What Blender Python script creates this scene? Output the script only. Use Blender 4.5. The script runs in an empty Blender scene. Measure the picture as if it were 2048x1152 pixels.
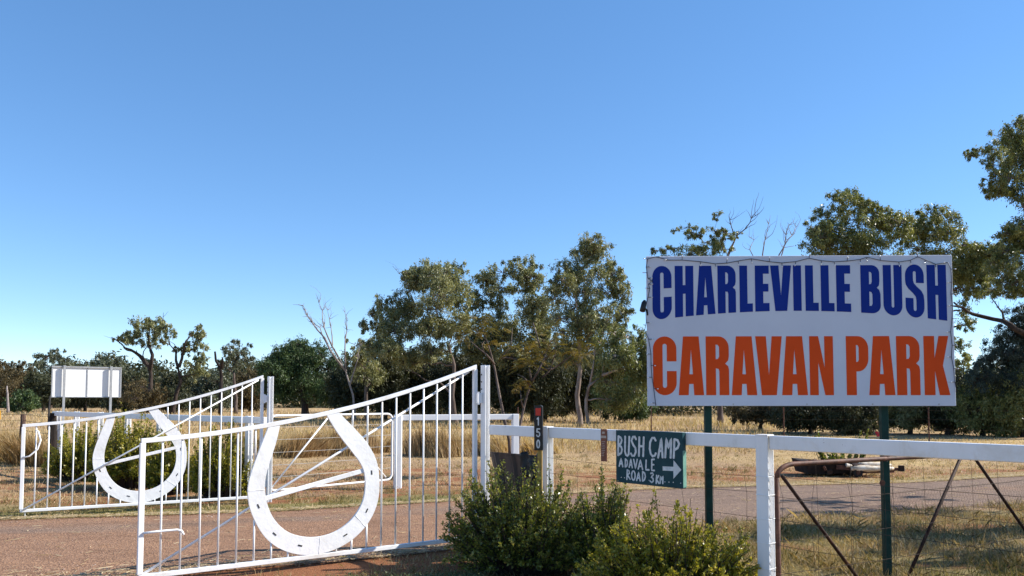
import bpy, math, random
import numpy as np
from mathutils import Vector, Matrix, Euler, noise as mnoise
from mathutils.geometry import tessellate_polygon

random.seed(7)
RNG = np.random.default_rng(11)
SC = bpy.context.scene
COL = SC.collection
R = math.radians

# ------------------------------------------------------------------ camera
F, PCY, CAMZ = 1520.0, 724.0, 1.6          # focal length / principal row in photo pixels, eye height
PITCH = math.atan(0.05)
cam_d = bpy.data.cameras.new("camera")
cam_d.sensor_width = 36.0
cam_d.lens = F / 2048 * 36.0
cam_d.shift_y = (PCY - 576) / 2048
cam_d.clip_start = 0.05
cam_d.clip_end = 5000
cam = bpy.data.objects.new("camera", cam_d)
COL.objects.link(cam)
cam.location = (0, 0, CAMZ)
cam.rotation_euler = (math.pi / 2 + PITCH, 0, 0)
SC.camera = cam

# ------------------------------------------------------------------ sky, sun, exposure
SUN_EL = R(37)
SUN_H = Vector((0.985, 0.14, 0)).normalized()      # horizontal direction towards the sun
SUN_V = Vector((SUN_H.x * math.cos(SUN_EL), SUN_H.y * math.cos(SUN_EL), math.sin(SUN_EL)))
world = bpy.data.worlds.new("World")
SC.world = world
world.use_nodes = True
wn = world.node_tree.nodes
wl = world.node_tree.links
wn.clear()
sky = wn.new("ShaderNodeTexSky")
sky.sky_type = 'NISHITA'
sky.sun_disc = False
sky.sun_elevation = SUN_EL
sky.sun_rotation = math.atan2(SUN_H.x, SUN_H.y)
sky.altitude = 3000
sky.air_density = 1.0
sky.dust_density = 0.0
sky.ozone_density = 3.0
bg = wn.new("ShaderNodeBackground")
bg.inputs[1].default_value = 0.15
wo = wn.new("ShaderNodeOutputWorld")
hsv = wn.new("ShaderNodeHueSaturation")
hsv.inputs["Saturation"].default_value = 1.37
hsv.inputs["Hue"].default_value = 0.503
gam = wn.new("ShaderNodeGamma")
gam.inputs[1].default_value = 0.69
wl.new(sky.outputs[0], gam.inputs[0])
wl.new(gam.outputs[0], hsv.inputs["Color"])
wl.new(hsv.outputs[0], bg.inputs[0])
wl.new(bg.outputs[0], wo.inputs[0])
sun_d = bpy.data.lights.new("sun", 'SUN')
sun_d.energy = 3.55
sun_d.angle = R(0.55)
sun_d.color = (1.0, 0.94, 0.85)
sun = bpy.data.objects.new("sun", sun_d)
COL.objects.link(sun)
sun.location = SUN_V * 50
sun.rotation_euler = (-SUN_V).to_track_quat('-Z', 'Y').to_euler()
SC.view_settings.view_transform = 'Standard'
SC.view_settings.look = 'None'
SC.view_settings.gamma = 1
SC.view_settings.use_curve_mapping = False
SC.view_settings.exposure = 1.265
SC.cycles.max_bounces = 6
SC.cycles.transparent_max_bounces = 6


def at(px, py, Y):
    """photo pixel at distance Y (metres along +Y) -> world point"""
    x = (px - 1024) / F
    y = (PCY - py) / F
    c, s = math.cos(PITCH), math.sin(PITCH)
    d = Vector((x, c - y * s, s + y * c))
    k = Y / d.y
    return Vector((d.x * k, Y, CAMZ + d.z * k))


# ------------------------------------------------------------------ materials
def new_mat(name):
    m = bpy.data.materials.new(name)
    m.use_nodes = True
    nt = m.node_tree
    b = nt.nodes["Principled BSDF"]
    return m, nt, b


def ramp(nt, fac, stops):
    r = nt.nodes.new("ShaderNodeValToRGB")
    while len(r.color_ramp.elements) < len(stops):
        r.color_ramp.elements.new(0.5)
    for e, (p, c) in zip(r.color_ramp.elements, stops):
        e.position = p
        e.color = (*c, 1)
    nt.links.new(fac, r.inputs[0])
    return r.outputs[0]


def noise_tex(nt, scale, detail=4, rough=0.55, vec=None, distort=0.0):
    n = nt.nodes.new("ShaderNodeTexNoise")
    n.inputs["Scale"].default_value = scale
    n.inputs["Detail"].default_value = detail
    n.inputs["Roughness"].default_value = rough
    n.inputs["Distortion"].default_value = distort
    if vec is not None:
        nt.links.new(vec, n.inputs["Vector"])
    return n.outputs["Fac"]


def coords(nt, kind="Object", scale=None):
    t = nt.nodes.new("ShaderNodeTexCoord")
    o = t.outputs[kind]
    if scale:
        mp = nt.nodes.new("ShaderNodeMapping")
        mp.inputs["Scale"].default_value = scale
        nt.links.new(o, mp.inputs[0])
        o = mp.outputs[0]
    return o


def mixc(nt, fac, a, b, mode='MIX'):
    m = nt.nodes.new("ShaderNodeMix")
    m.data_type = 'RGBA'
    m.blend_type = mode
    if isinstance(fac, (int, float)):
        m.inputs[0].default_value = fac
    else:
        nt.links.new(fac, m.inputs[0])
    for k, v in ((6, a), (7, b)):
        if isinstance(v, tuple):
            m.inputs[k].default_value = (*v, 1)
        else:
            nt.links.new(v, m.inputs[k])
    return m.outputs[2]


def bump(nt, b, h, strength, dist=0.01):
    n = nt.nodes.new("ShaderNodeBump")
    n.inputs["Strength"].default_value = strength
    n.inputs["Distance"].default_value = dist
    nt.links.new(h, n.inputs["Height"])
    nt.links.new(n.outputs[0], b.inputs["Normal"])


def worn(name, stops, scale=6, rough=0.5, bscale=60, bstr=0.15, metallic=0.0, stretch=(1, 1, 1), bdist=0.004, spec=0.3):
    """a painted or weathered surface: colour ramp over noise, fine bump"""
    m, nt, b = new_mat(name)
    v = coords(nt, "Object", stretch)
    f = noise_tex(nt, scale, 7, 0.62, v)
    nt.links.new(ramp(nt, f, stops), b.inputs["Base Color"])
    b.inputs["Roughness"].default_value = rough
    b.inputs["Metallic"].default_value = metallic
    b.inputs["Specular IOR Level"].default_value = spec
    bump(nt, b, noise_tex(nt, bscale, 4, 0.6, v), bstr, bdist)
    return m


def leaf_mat(name, stops, trans=0.3, rough=0.45, spec=0.5):
    m, nt, b = new_mat(name)
    a = nt.nodes.new("ShaderNodeAttribute")
    a.attribute_name = "tint"
    c = ramp(nt, a.outputs["Fac"], stops)
    nt.links.new(c, b.inputs["Base Color"])
    b.inputs["Roughness"].default_value = rough
    b.inputs["Specular IOR Level"].default_value = spec
    t = nt.nodes.new("ShaderNodeBsdfTranslucent")
    tc = mixc(nt, 1.0, c, (1.15, 1.1, 0.55), 'MULTIPLY')
    nt.links.new(tc, t.inputs[0])
    mx = nt.nodes.new("ShaderNodeMixShader")
    mx.inputs[0].default_value = trans
    nt.links.new(b.outputs[0], mx.inputs[1])
    nt.links.new(t.outputs[0], mx.inputs[2])
    nt.links.new(mx.outputs[0], nt.nodes["Material Output"].inputs[0])
    return m


M = {}
def white_paint():
    m, nt, b = new_mat("white_paint")
    v = coords(nt, "Object", (1, 1, 0.5))
    base = ramp(nt, noise_tex(nt, 5, 7, 0.62, v), [(0.28, (0.68, 0.67, 0.65)), (0.38, (0.78, 0.78, 0.77)), (0.55, (0.82, 0.82, 0.82))])
    spot = ramp(nt, noise_tex(nt, 26, 5, 0.7, coords(nt, "Object")), [(0.70, (0, 0, 0)), (0.74, (1, 1, 1))])
    c = mixc(nt, spot, base, (0.20, 0.095, 0.05))
    grime = ramp(nt, noise_tex(nt, 2.3, 6, 0.7, v, 0.8), [(0.55, (1, 1, 1)), (0.75, (0.80, 0.74, 0.66))])
    nt.links.new(mixc(nt, 1.0, c, grime, 'MULTIPLY'), b.inputs["Base Color"])
    b.inputs["Roughness"].default_value = 0.42
    b.inputs["Specular IOR Level"].default_value = 0.3
    bump(nt, b, noise_tex(nt, 35, 4, 0.6, v), 0.14, 0.004)
    return m


M["white"] = white_paint()
M["rust_shaded"] = worn("shaded_rusty_steel", [(0.30, (0.014, 0.008, 0.007)), (0.55, (0.035, 0.016, 0.012)), (0.75, (0.085, 0.035, 0.022))], 14, 0.7, 90, 0.4, spec=0.15)  # rust for the braces, with their shaded side darkened into the colour
M["shoe"] = worn("white_painted_plate", [(0.28, (0.70, 0.69, 0.66)), (0.45, (0.80, 0.80, 0.80)), (0.7, (0.84, 0.84, 0.84))], 4, 0.45, 14, 0.35, bdist=0.012)
M["dark"] = worn("dark_slot", [(0.3, (0.02, 0.02, 0.02)), (0.7, (0.05, 0.045, 0.04))], 20, 0.7)
M["rust"] = worn("rusty_steel", [(0.30, (0.030, 0.014, 0.010)), (0.5, (0.085, 0.034, 0.021)), (0.7, (0.16, 0.068, 0.040))], 14, 0.65, 90, 0.4)
M["wire"] = worn("fence_wire", [(0.3, (0.03, 0.022, 0.018)), (0.7, (0.09, 0.07, 0.058))], 10, 0.8, spec=0.05)
M["wire_pale"] = worn("pale_wire", [(0.3, (0.30, 0.28, 0.25)), (0.7, (0.5, 0.48, 0.45))], 10, 0.6)
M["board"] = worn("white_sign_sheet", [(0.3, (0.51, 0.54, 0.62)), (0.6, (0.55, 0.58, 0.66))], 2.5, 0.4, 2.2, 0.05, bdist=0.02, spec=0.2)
M["green_post"] = worn("green_painted_steel", [(0.3, (0.010, 0.030, 0.026)), (0.7, (0.016, 0.052, 0.044))], 9, 0.4, spec=0.08)
M["blue"] = worn("blue_vinyl", [(0.3, (0.006, 0.024, 0.20)), (0.7, (0.008, 0.030, 0.235))], 3, 0.33, spec=0.08)
M["orange"] = worn("orange_vinyl", [(0.3, (0.60, 0.062, 0.008)), (0.7, (0.66, 0.072, 0.011))], 3, 0.33, spec=0.08)
M["black"] = worn("black_plastic", [(0.3, (0.008, 0.008, 0.009)), (0.7, (0.02, 0.02, 0.02))], 12, 0.4)
M["red"] = worn("red_reflector", [(0.3, (0.45, 0.02, 0.015)), (0.7, (0.6, 0.035, 0.02))], 30, 0.25)
M["numeral"] = worn("white_numeral", [(0.3, (0.62, 0.62, 0.6)), (0.7, (0.78, 0.78, 0.76))], 30, 0.5)
M["camp"] = worn("dark_green_signboard", [(0.3, (0.020, 0.052, 0.060)), (0.6, (0.028, 0.070, 0.080)), (0.8, (0.036, 0.085, 0.095))], 7, 0.45, spec=0.08)
M["camp_edge"] = worn("sunlit_green_edge", [(0.3, (0.10, 0.24, 0.19)), (0.7, (0.2, 0.38, 0.30))], 12, 0.6)  # lighter green for the side face, its sunlit tone put into the colour
M["chalk"] = worn("brushed_white_lettering", [(0.3, (0.48, 0.50, 0.50)), (0.6, (0.70, 0.71, 0.70))], 26, 0.6)
M["brown"] = worn("brown_marker_board", [(0.3, (0.17, 0.055, 0.03)), (0.7, (0.25, 0.09, 0.055))], 12, 0.55)
M["cream"] = worn("cream_print", [(0.3, (0.4, 0.3, 0.24)), (0.7, (0.55, 0.46, 0.38))], 30, 0.6)
M["sheet"] = worn("brown_sheet_metal", [(0.3, (0.04, 0.028, 0.023)), (0.6, (0.07, 0.050, 0.042)), (0.8, (0.10, 0.07, 0.058))], 8, 0.45, 30, 0.2, stretch=(1, 1, 0.3))
M["galv"] = worn("galvanised_steel", [(0.3, (0.28, 0.29, 0.30)), (0.7, (0.42, 0.43, 0.44))], 14, 0.5, metallic=0.2)
M["panel_white"] = worn("white_panel", [(0.3, (0.76, 0.76, 0.75)), (0.7, (0.82, 0.82, 0.81))], 2, 0.5)
M["oldwood"] = worn("weathered_timber", [(0.3, (0.035, 0.022, 0.016)), (0.5, (0.10, 0.06, 0.045)), (0.75, (0.22, 0.16, 0.12))], 14, 0.9, 40, 0.8, stretch=(1, 1, 0.15), bdist=0.02)
M["charred"] = worn("charred_timber", [(0.3, (0.008, 0.007, 0.007)), (0.6, (0.03, 0.02, 0.016)), (0.8, (0.09, 0.04, 0.025))], 12, 0.9, 40, 0.8, stretch=(1, 1, 0.15), bdist=0.02)
M["stake"] = worn("yellow_timber_stake", [(0.3, (0.25, 0.15, 0.04)), (0.7, (0.45, 0.30, 0.08))], 14, 0.8)
M["yellow"] = worn("yellow_plate", [(0.3, (0.7, 0.34, 0.01)), (0.7, (0.8, 0.42, 0.02))], 8, 0.4)
M["bleached"] = worn("bleached_timber", [(0.3, (0.38, 0.27, 0.17)), (0.5, (0.62, 0.52, 0.40)), (0.7, (0.78, 0.72, 0.62))], 10, 0.8, 30, 0.5)
M["tyre"] = worn("old_rubber", [(0.3, (0.012, 0.012, 0.012)), (0.7, (0.035, 0.032, 0.03))], 14, 0.85)
M["flower"] = worn("red_petals", [(0.3, (0.45, 0.02, 0.03)), (0.7, (0.65, 0.05, 0.06))], 30, 0.5)
M["bulb"] = worn("clear_bulb", [(0.3, (0.65, 0.66, 0.68)), (0.7, (0.8, 0.8, 0.82))], 30, 0.15)
M["cable"] = worn("dark_cable", [(0.3, (0.025, 0.03, 0.05)), (0.7, (0.05, 0.055, 0.08))], 20, 0.5)
# bark
M["bark_grey"] = worn("grey_brown_bark", [(0.3, (0.045, 0.032, 0.026)), (0.5, (0.12, 0.09, 0.075)), (0.75, (0.24, 0.19, 0.16))], 3, 0.9, 14, 0.8, stretch=(1, 1, 0.25), bdist=0.05)
M["bark_pale"] = worn("pale_smooth_bark", [(0.3, (0.11, 0.07, 0.055)), (0.5, (0.25, 0.19, 0.155)), (0.75, (0.46, 0.40, 0.35))], 2.2, 0.8, 10, 0.4, stretch=(1, 1, 0.3), bdist=0.03)
M["bark_dark"] = worn("dark_furrowed_bark", [(0.3, (0.02, 0.015, 0.012)), (0.55, (0.055, 0.04, 0.033)), (0.8, (0.11, 0.085, 0.07))], 4, 0.95, 16, 0.9, stretch=(1, 1, 0.25), bdist=0.05)
M["dead"] = worn("dead_grey_wood", [(0.3, (0.16, 0.13, 0.12)), (0.7, (0.36, 0.32, 0.30))], 5, 0.9, 20, 0.5)
# foliage
M["gum"] = leaf_mat("gum_leaves", [(0.0, (0.075, 0.088, 0.038)), (0.4, (0.19, 0.202, 0.085)), (0.75, (0.33, 0.325, 0.155)), (1.0, (0.46, 0.44, 0.27))], 0.28, 0.46, 0.4)
M["gum_blue"] = leaf_mat("grey_gum_leaves", [(0.0, (0.060, 0.075, 0.050)), (0.5, (0.115, 0.132, 0.080)), (1.0, (0.20, 0.205, 0.125))], 0.25, 0.45, 0.5)
M["gum_green"] = leaf_mat("green_gum_leaves", [(0.0, (0.075, 0.095, 0.030)), (0.5, (0.19, 0.208, 0.066)), (1.0, (0.36, 0.345, 0.14))], 0.32, 0.42, 0.5)
M["dense"] = leaf_mat("dense_green_leaves", [(0.0, (0.030, 0.055, 0.022)), (0.5, (0.065, 0.105, 0.038)), (1.0, (0.12, 0.165, 0.055))], 0.25, 0.5, 0.3)
M["scrub"] = leaf_mat("dark_scrub_leaves", [(0.0, (0.025, 0.032, 0.016)), (0.5, (0.055, 0.062, 0.028)), (1.0, (0.11, 0.105, 0.05))], 0.22, 0.55, 0.3)
M["brownscrub"] = leaf_mat("brownish_scrub_leaves", [(0.0, (0.050, 0.042, 0.022)), (0.5, (0.11, 0.085, 0.040)), (1.0, (0.19, 0.14, 0.07))], 0.22, 0.6, 0.2)
M["casuarina"] = leaf_mat("blue_green_needles", [(0.0, (0.022, 0.036, 0.030)), (0.5, (0.045, 0.066, 0.052)), (1.0, (0.085, 0.115, 0.085))], 0.2, 0.5, 0.3)
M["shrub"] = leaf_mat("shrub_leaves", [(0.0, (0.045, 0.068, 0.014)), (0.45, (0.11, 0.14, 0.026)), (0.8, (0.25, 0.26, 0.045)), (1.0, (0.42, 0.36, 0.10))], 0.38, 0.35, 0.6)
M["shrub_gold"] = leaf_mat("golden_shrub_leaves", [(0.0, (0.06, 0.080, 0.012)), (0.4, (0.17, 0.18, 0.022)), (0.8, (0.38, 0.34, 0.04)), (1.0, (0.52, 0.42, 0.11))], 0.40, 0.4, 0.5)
M["frond"] = leaf_mat("feathery_leaflets", [(0.0, (0.085, 0.085, 0.018)), (0.5, (0.18, 0.15, 0.03)), (1.0, (0.30, 0.20, 0.05))], 0.35, 0.5, 0.3)
M["straw"] = leaf_mat("dry_grass_blades", [(0.0, (0.16, 0.075, 0.028)), (0.35, (0.35, 0.22, 0.10)), (0.7, (0.50, 0.37, 0.20)), (1.0, (0.64, 0.53, 0.35))], 0.3, 0.6, 0.3)
M["turf"] = leaf_mat("short_turf_blades", [(0.0, (0.10, 0.10, 0.030)), (0.3, (0.20, 0.17, 0.055)), (0.65, (0.42, 0.30, 0.165)), (1.0, (0.60, 0.47, 0.30))], 0.25, 0.6, 0.3)
M["weed"] = leaf_mat("low_weed_leaves", [(0.0, (0.05, 0.07, 0.03)), (0.6, (0.12, 0.15, 0.06)), (1.0, (0.25, 0.24, 0.12))], 0.25, 0.5, 0.4)


def ground_material():
    m, nt, b = new_mat("dry_ground")
    v = coords(nt, "Object")
    big = noise_tex(nt, 0.16, 5, 0.6, v)
    mid = noise_tex(nt, 1.3, 6, 0.65, v, 0.6)
    fine = noise_tex(nt, 14, 6, 0.7, v)
    grit = noise_tex(nt, 70, 4, 0.7, v)
    straw = ramp(nt, fine, [(0.28, (0.12, 0.062, 0.034)), (0.44, (0.29, 0.178, 0.10)), (0.58, (0.40, 0.28, 0.17)), (0.75, (0.53, 0.41, 0.28))])
    gold = ramp(nt, mid, [(0.3, (0.36, 0.24, 0.10)), (0.55, (0.50, 0.36, 0.17)), (0.75, (0.60, 0.46, 0.25))])
    base = mixc(nt, ramp(nt, big, [(0.4, (0, 0, 0)), (0.65, (1, 1, 1))]), straw, gold)
    dirt = ramp(nt, grit, [(0.25, (0.13, 0.05, 0.022)), (0.5, (0.27, 0.115, 0.055)), (0.75, (0.38, 0.19, 0.10))])
    green = ramp(nt, fine, [(0.3, (0.10, 0.085, 0.03)), (0.55, (0.21, 0.18, 0.065)), (0.8, (0.34, 0.27, 0.12))])
    at1 = nt.nodes.new("ShaderNodeAttribute"); at1.attribute_name = "dirt"
    at2 = nt.nodes.new("ShaderNodeAttribute"); at2.attribute_name = "green"

    def mask(attr, soft):
        ad = nt.nodes.new("ShaderNodeMath"); ad.operation = 'ADD'
        nt.links.new(attr.outputs["Fac"], ad.inputs[0]); nt.links.new(mid, ad.inputs[1])
        return ramp(nt, ad.outputs[0], [(0.78 - soft, (0, 0, 0)), (0.78 + soft, (1, 1, 1))])
    c = mixc(nt, mask(at2, 0.16), base, green)
    c = mixc(nt, mask(at1, 0.10), c, dirt)
    nt.links.new(c, b.inputs["Base Color"])
    b.inputs["Roughness"].default_value = 0.95
    b.inputs["Specular IOR Level"].default_value = 0.1
    bump(nt, b, noise_tex(nt, 22, 8, 0.75, v), 0.9, 0.04)
    return m


def drive_material():
    m, nt, b = new_mat("worn_red_gravel_bitumen")
    v = coords(nt, "Object")
    grit = noise_tex(nt, 55, 6, 0.8, v)
    vor = nt.nodes.new("ShaderNodeTexVoronoi")
    vor.inputs["Scale"].default_value = 55
    nt.links.new(v, vor.inputs["Vector"])
    red = ramp(nt, grit, [(0.28, (0.10, 0.052, 0.030)), (0.46, (0.245, 0.138, 0.082)), (0.60, (0.335, 0.205, 0.13)), (0.76, (0.52, 0.375, 0.27))])
    grey = ramp(nt, grit, [(0.28, (0.075, 0.052, 0.039)), (0.46, (0.190, 0.130, 0.096)), (0.60, (0.27, 0.192, 0.142)), (0.76, (0.44, 0.335, 0.255))])
    a = nt.nodes.new("ShaderNodeAttribute"); a.attribute_name = "red"
    mid = noise_tex(nt, 0.9, 5, 0.65, coords(nt, "Object", (0.45, 1.4, 1)))
    ad = nt.nodes.new("ShaderNodeMath"); ad.operation = 'ADD'
    nt.links.new(a.outputs["Fac"], ad.inputs[0]); nt.links.new(mid, ad.inputs[1])
    c = mixc(nt, ramp(nt, ad.outputs[0], [(0.62, (0, 0, 0)), (1.05, (1, 1, 1))]), grey, red)
    sp = ramp(nt, vor.outputs["Color"], [(0.2, (0.72, 0.70, 0.70)), (0.8, (1.15, 1.13, 1.1))])
    c = mixc(nt, 1.0, c, sp, 'MULTIPLY')
    st_ = ramp(nt, noise_tex(nt, 1.6, 7, 0.7, coords(nt, "Object", (0.6, 1.5, 1)), 1.0), [(0.30, (0.72, 0.70, 0.68)), (0.5, (1, 1, 1)), (0.72, (1.14, 1.12, 1.06))])
    c = mixc(nt, 1.0, c, st_, 'MULTIPLY')
    nt.links.new(c, b.inputs["Base Color"])
    b.inputs["Roughness"].default_value = 0.9
    b.inputs["Specular IOR Level"].default_value = 0.2
    bump(nt, b, vor.outputs["Distance"], 0.7, 0.012)
    return m


M["ground"] = ground_material()
M["drive"] = drive_material()
M["stone"] = worn("driveway_stone", [(0.3, (0.16, 0.085, 0.06)), (0.5, (0.30, 0.19, 0.145)), (0.7, (0.45, 0.36, 0.30))], 1.7, 0.9)

# ------------------------------------------------------------------ mesh helpers
ORG = {}


def tag(o, label=None, cat=None, group=None, kind=None):
    if label:
        o["label"] = label
    if cat:
        o["category"] = cat
    if group:
        o["group"] = group
    if kind:
        o["kind"] = kind
    return o


def thing(name, loc, label, cat, group=None):
    o = bpy.data.objects.new(name, None)
    o.empty_display_size = 0.2
    COL.objects.link(o)
    o.location = loc
    ORG[o.name] = Vector(loc)
    return tag(o, label, cat, group)


def link_mesh(name, me, mat, parent=None, smooth=False):
    o = bpy.data.objects.new(name, me)
    COL.objects.link(o)
    if mat is not None and not me.materials:
        me.materials.append(mat)
    if smooth:
        me.polygons.foreach_set("use_smooth", [True] * len(me.polygons))
    if parent is not None:
        o.parent = parent
        ORG[o.name] = ORG[parent.name]
    else:
        ORG[o.name] = Vector((0, 0, 0))
    return o


class MB:
    def __init__(self):
        self.v = []
        self.f = []

    def hexa(self, p):
        """p: 8 points, bottom ring 0-3 then top ring 4-7"""
        b = len(self.v)
        self.v += [Vector(q) for q in p]
        for q in ((0, 3, 2, 1), (4, 5, 6, 7), (0, 1, 5, 4), (1, 2, 6, 5), (2, 3, 7, 6), (3, 0, 4, 7)):
            self.f.append(tuple(b + i for i in q))
        return self

    def box(self, c, size, ax=None):
        """ax: three unit axes"""
        X, Y, Z = ax or (Vector((1, 0, 0)), Vector((0, 1, 0)), Vector((0, 0, 1)))
        c = Vector(c)
        a, b, d = X * size[0] / 2, Y * size[1] / 2, Z * size[2] / 2
        return self.hexa([c - a - b - d, c + a - b - d, c + a + b - d, c - a + b - d,
                          c - a - b + d, c + a - b + d, c + a + b + d, c - a + b + d])

    def bar(self, p0, p1, w, h, up=Vector((0, 0, 1))):
        """rectangular bar from p0 to p1: w across, h along 'up'"""
        p0, p1 = Vector(p0), Vector(p1)
        X = (p1 - p0)
        L = X.length
        X = X / L
        Y = up.cross(X)
        if Y.length < 1e-5:
            Y = Vector((0, 1, 0)).cross(X)
        Y.normalize()
        Z = X.cross(Y)
        return self.box((p0 + p1) / 2, (L, w, h), (X, Y, Z))

    def tube(self, pts, rad, sides=6, cap=True):
        pts = [Vector(p) for p in pts]
        n = len(pts)
        if not hasattr(rad, "__len__"):
            rad = [rad] * n
        b = len(self.v)
        prev = None
        for i, p in enumerate(pts):
            t = (pts[min(i + 1, n - 1)] - pts[max(i - 1, 0)])
            if t.length < 1e-9:
                t = Vector((0, 0, 1))
            t.normalize()
            if prev is None:
                a = Vector((0, 0, 1)) if abs(t.z) < 0.9 else Vector((1, 0, 0))
            else:
                a = prev
            u = a - t * a.dot(t)
            if u.length < 1e-5:
                u = t.orthogonal()
            u.normalize()
            prev = u
            w = t.cross(u)
            for k in range(sides):
                an = 2 * math.pi * k / sides
                self.v.append(p + (u * math.cos(an) + w * math.sin(an)) * rad[i])
        for i in range(n - 1):
            for k in range(sides):
                k2 = (k + 1) % sides
                self.f.append((b + i * sides + k, b + i * sides + k2, b + (i + 1) * sides + k2, b + (i + 1) * sides + k))
        if cap:
            self.f.append(tuple(b + k for k in reversed(range(sides))))
            self.f.append(tuple(b + (n - 1) * sides + k for k in range(sides)))
        return self

    def prism(self, loops, O, X, Z, N, d0, d1):
        """extrude 2D loops (outer + holes) lying in plane O + x X + z Z from offset d0 to d1 along N (d1 = visible front)"""
        loops3 = [[Vector((p[0], p[1], 0)) for p in lp] for lp in loops]
        tris = tessellate_polygon(loops3)
        flat = [p for lp in loops3 for p in lp]
        b = len(self.v)
        n = len(flat)
        for d in (d0, d1):
            self.v += [O + X * p.x + Z * p.y + N * d for p in flat]
        for t in tris:
            self.f.append((b + n + t[0], b + n + t[1], b + n + t[2]))
            self.f.append((b + t[0], b + t[2], b + t[1]))
        k = b
        for lp in loops3:
            m = len(lp)
            for i in range(m):
                j = (i + 1) % m
                self.f.append((k + i, k + j, k + n + j, k + n + i))
            k += m
        return self

    def build(self, name, mat, parent=None, smooth=False):
        o = ORG[parent.name] if parent is not None else Vector((0, 0, 0))
        me = bpy.data.meshes.new(name)
        me.from_pydata([tuple(p - o) for p in self.v], [], self.f)
        me.validate()
        me.update()
        import bmesh
        bm = bmesh.new()
        bm.from_mesh(me)
        bmesh.ops.recalc_face_normals(bm, faces=bm.faces)
        bm.to_mesh(me)
        bm.free()
        return link_mesh(name, me, mat, parent, smooth)


def bevel(o, w=0.004, seg=2):
    md = o.modifiers.new("bevel", 'BEVEL')
    md.width = w
    md.segments = seg
    md.limit_method = 'ANGLE'
    md.angle_limit = R(40)
    return o


def quads_mesh(name, V, tint, mat, parent=None, per=4):
    """V: (n, per, 3) array of separate polygons"""
    n = V.shape[0]
    org = ORG[parent.name] if parent is not None else Vector((0, 0, 0))
    V = V - np.array(org)[None, None, :]
    me = bpy.data.meshes.new(name)
    me.vertices.add(n * per)
    me.vertices.foreach_set("co", V.reshape(-1).astype(np.float32))
    me.loops.add(n * per)
    me.loops.foreach_set("vertex_index", np.arange(n * per, dtype=np.int32))
    me.polygons.add(n)
    me.polygons.foreach_set("loop_start", np.arange(0, n * per, per, dtype=np.int32))
    me.polygons.foreach_set("loop_total", np.full(n, per, dtype=np.int32))
    me.update(calc_edges=True)
    a = me.attributes.new("tint", 'FLOAT', 'FACE')
    a.data.foreach_set("value", np.clip(tint, 0, 1).astype(np.float32))
    return link_mesh(name, me, mat, parent)


def unit(a):
    return a / np.maximum(np.linalg.norm(a, axis=-1, keepdims=True), 1e-9)


def leaves(C, axis, L, Wd, rng, wander=0.5):
    """rhombic leaves: centres C (n,3), long-axis hint, lengths, widths"""
    n = len(C)
    a = unit(axis + rng.normal(size=(n, 3)) * wander)
    s = unit(np.cross(a, rng.normal(size=(n, 3))))
    la = a * (L / 2)[:, None]
    sb = s * (Wd / 2)[:, None]
    return np.stack([C - la, C + sb - la * 0.15, C + la, C - sb - la * 0.15], axis=1)


# ------------------------------------------------------------------ ground and driveway
FAR_X = [-30, -14, -6.9, -3.7, -1.13, 2, 3.7, 7.7, 10.8, 30]
FAR_Y = [4.5, 8.2, 10.2, 10.9, 12.0, 13.55, 14.0, 14.8, 16.1, 23]
NEAR_X = [-30, -14, -5, -3.6, -1.4, 0.5, 3.5, 5.9, 7.5, 10.8, 30]
NEAR_Y = [-2, 3.5, 6.3, 6.85, 7.75, 8.9, 10.35, 11.2, 11.7, 13.0, 20]


def y_far(x):
    return np.interp(x, FAR_X, FAR_Y)


def y_near(x):
    return np.interp(x, NEAR_X, NEAR_Y)


def smooth01(t):
    t = np.clip(t, 0, 1)
    return t * t * (3 - 2 * t)


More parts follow.
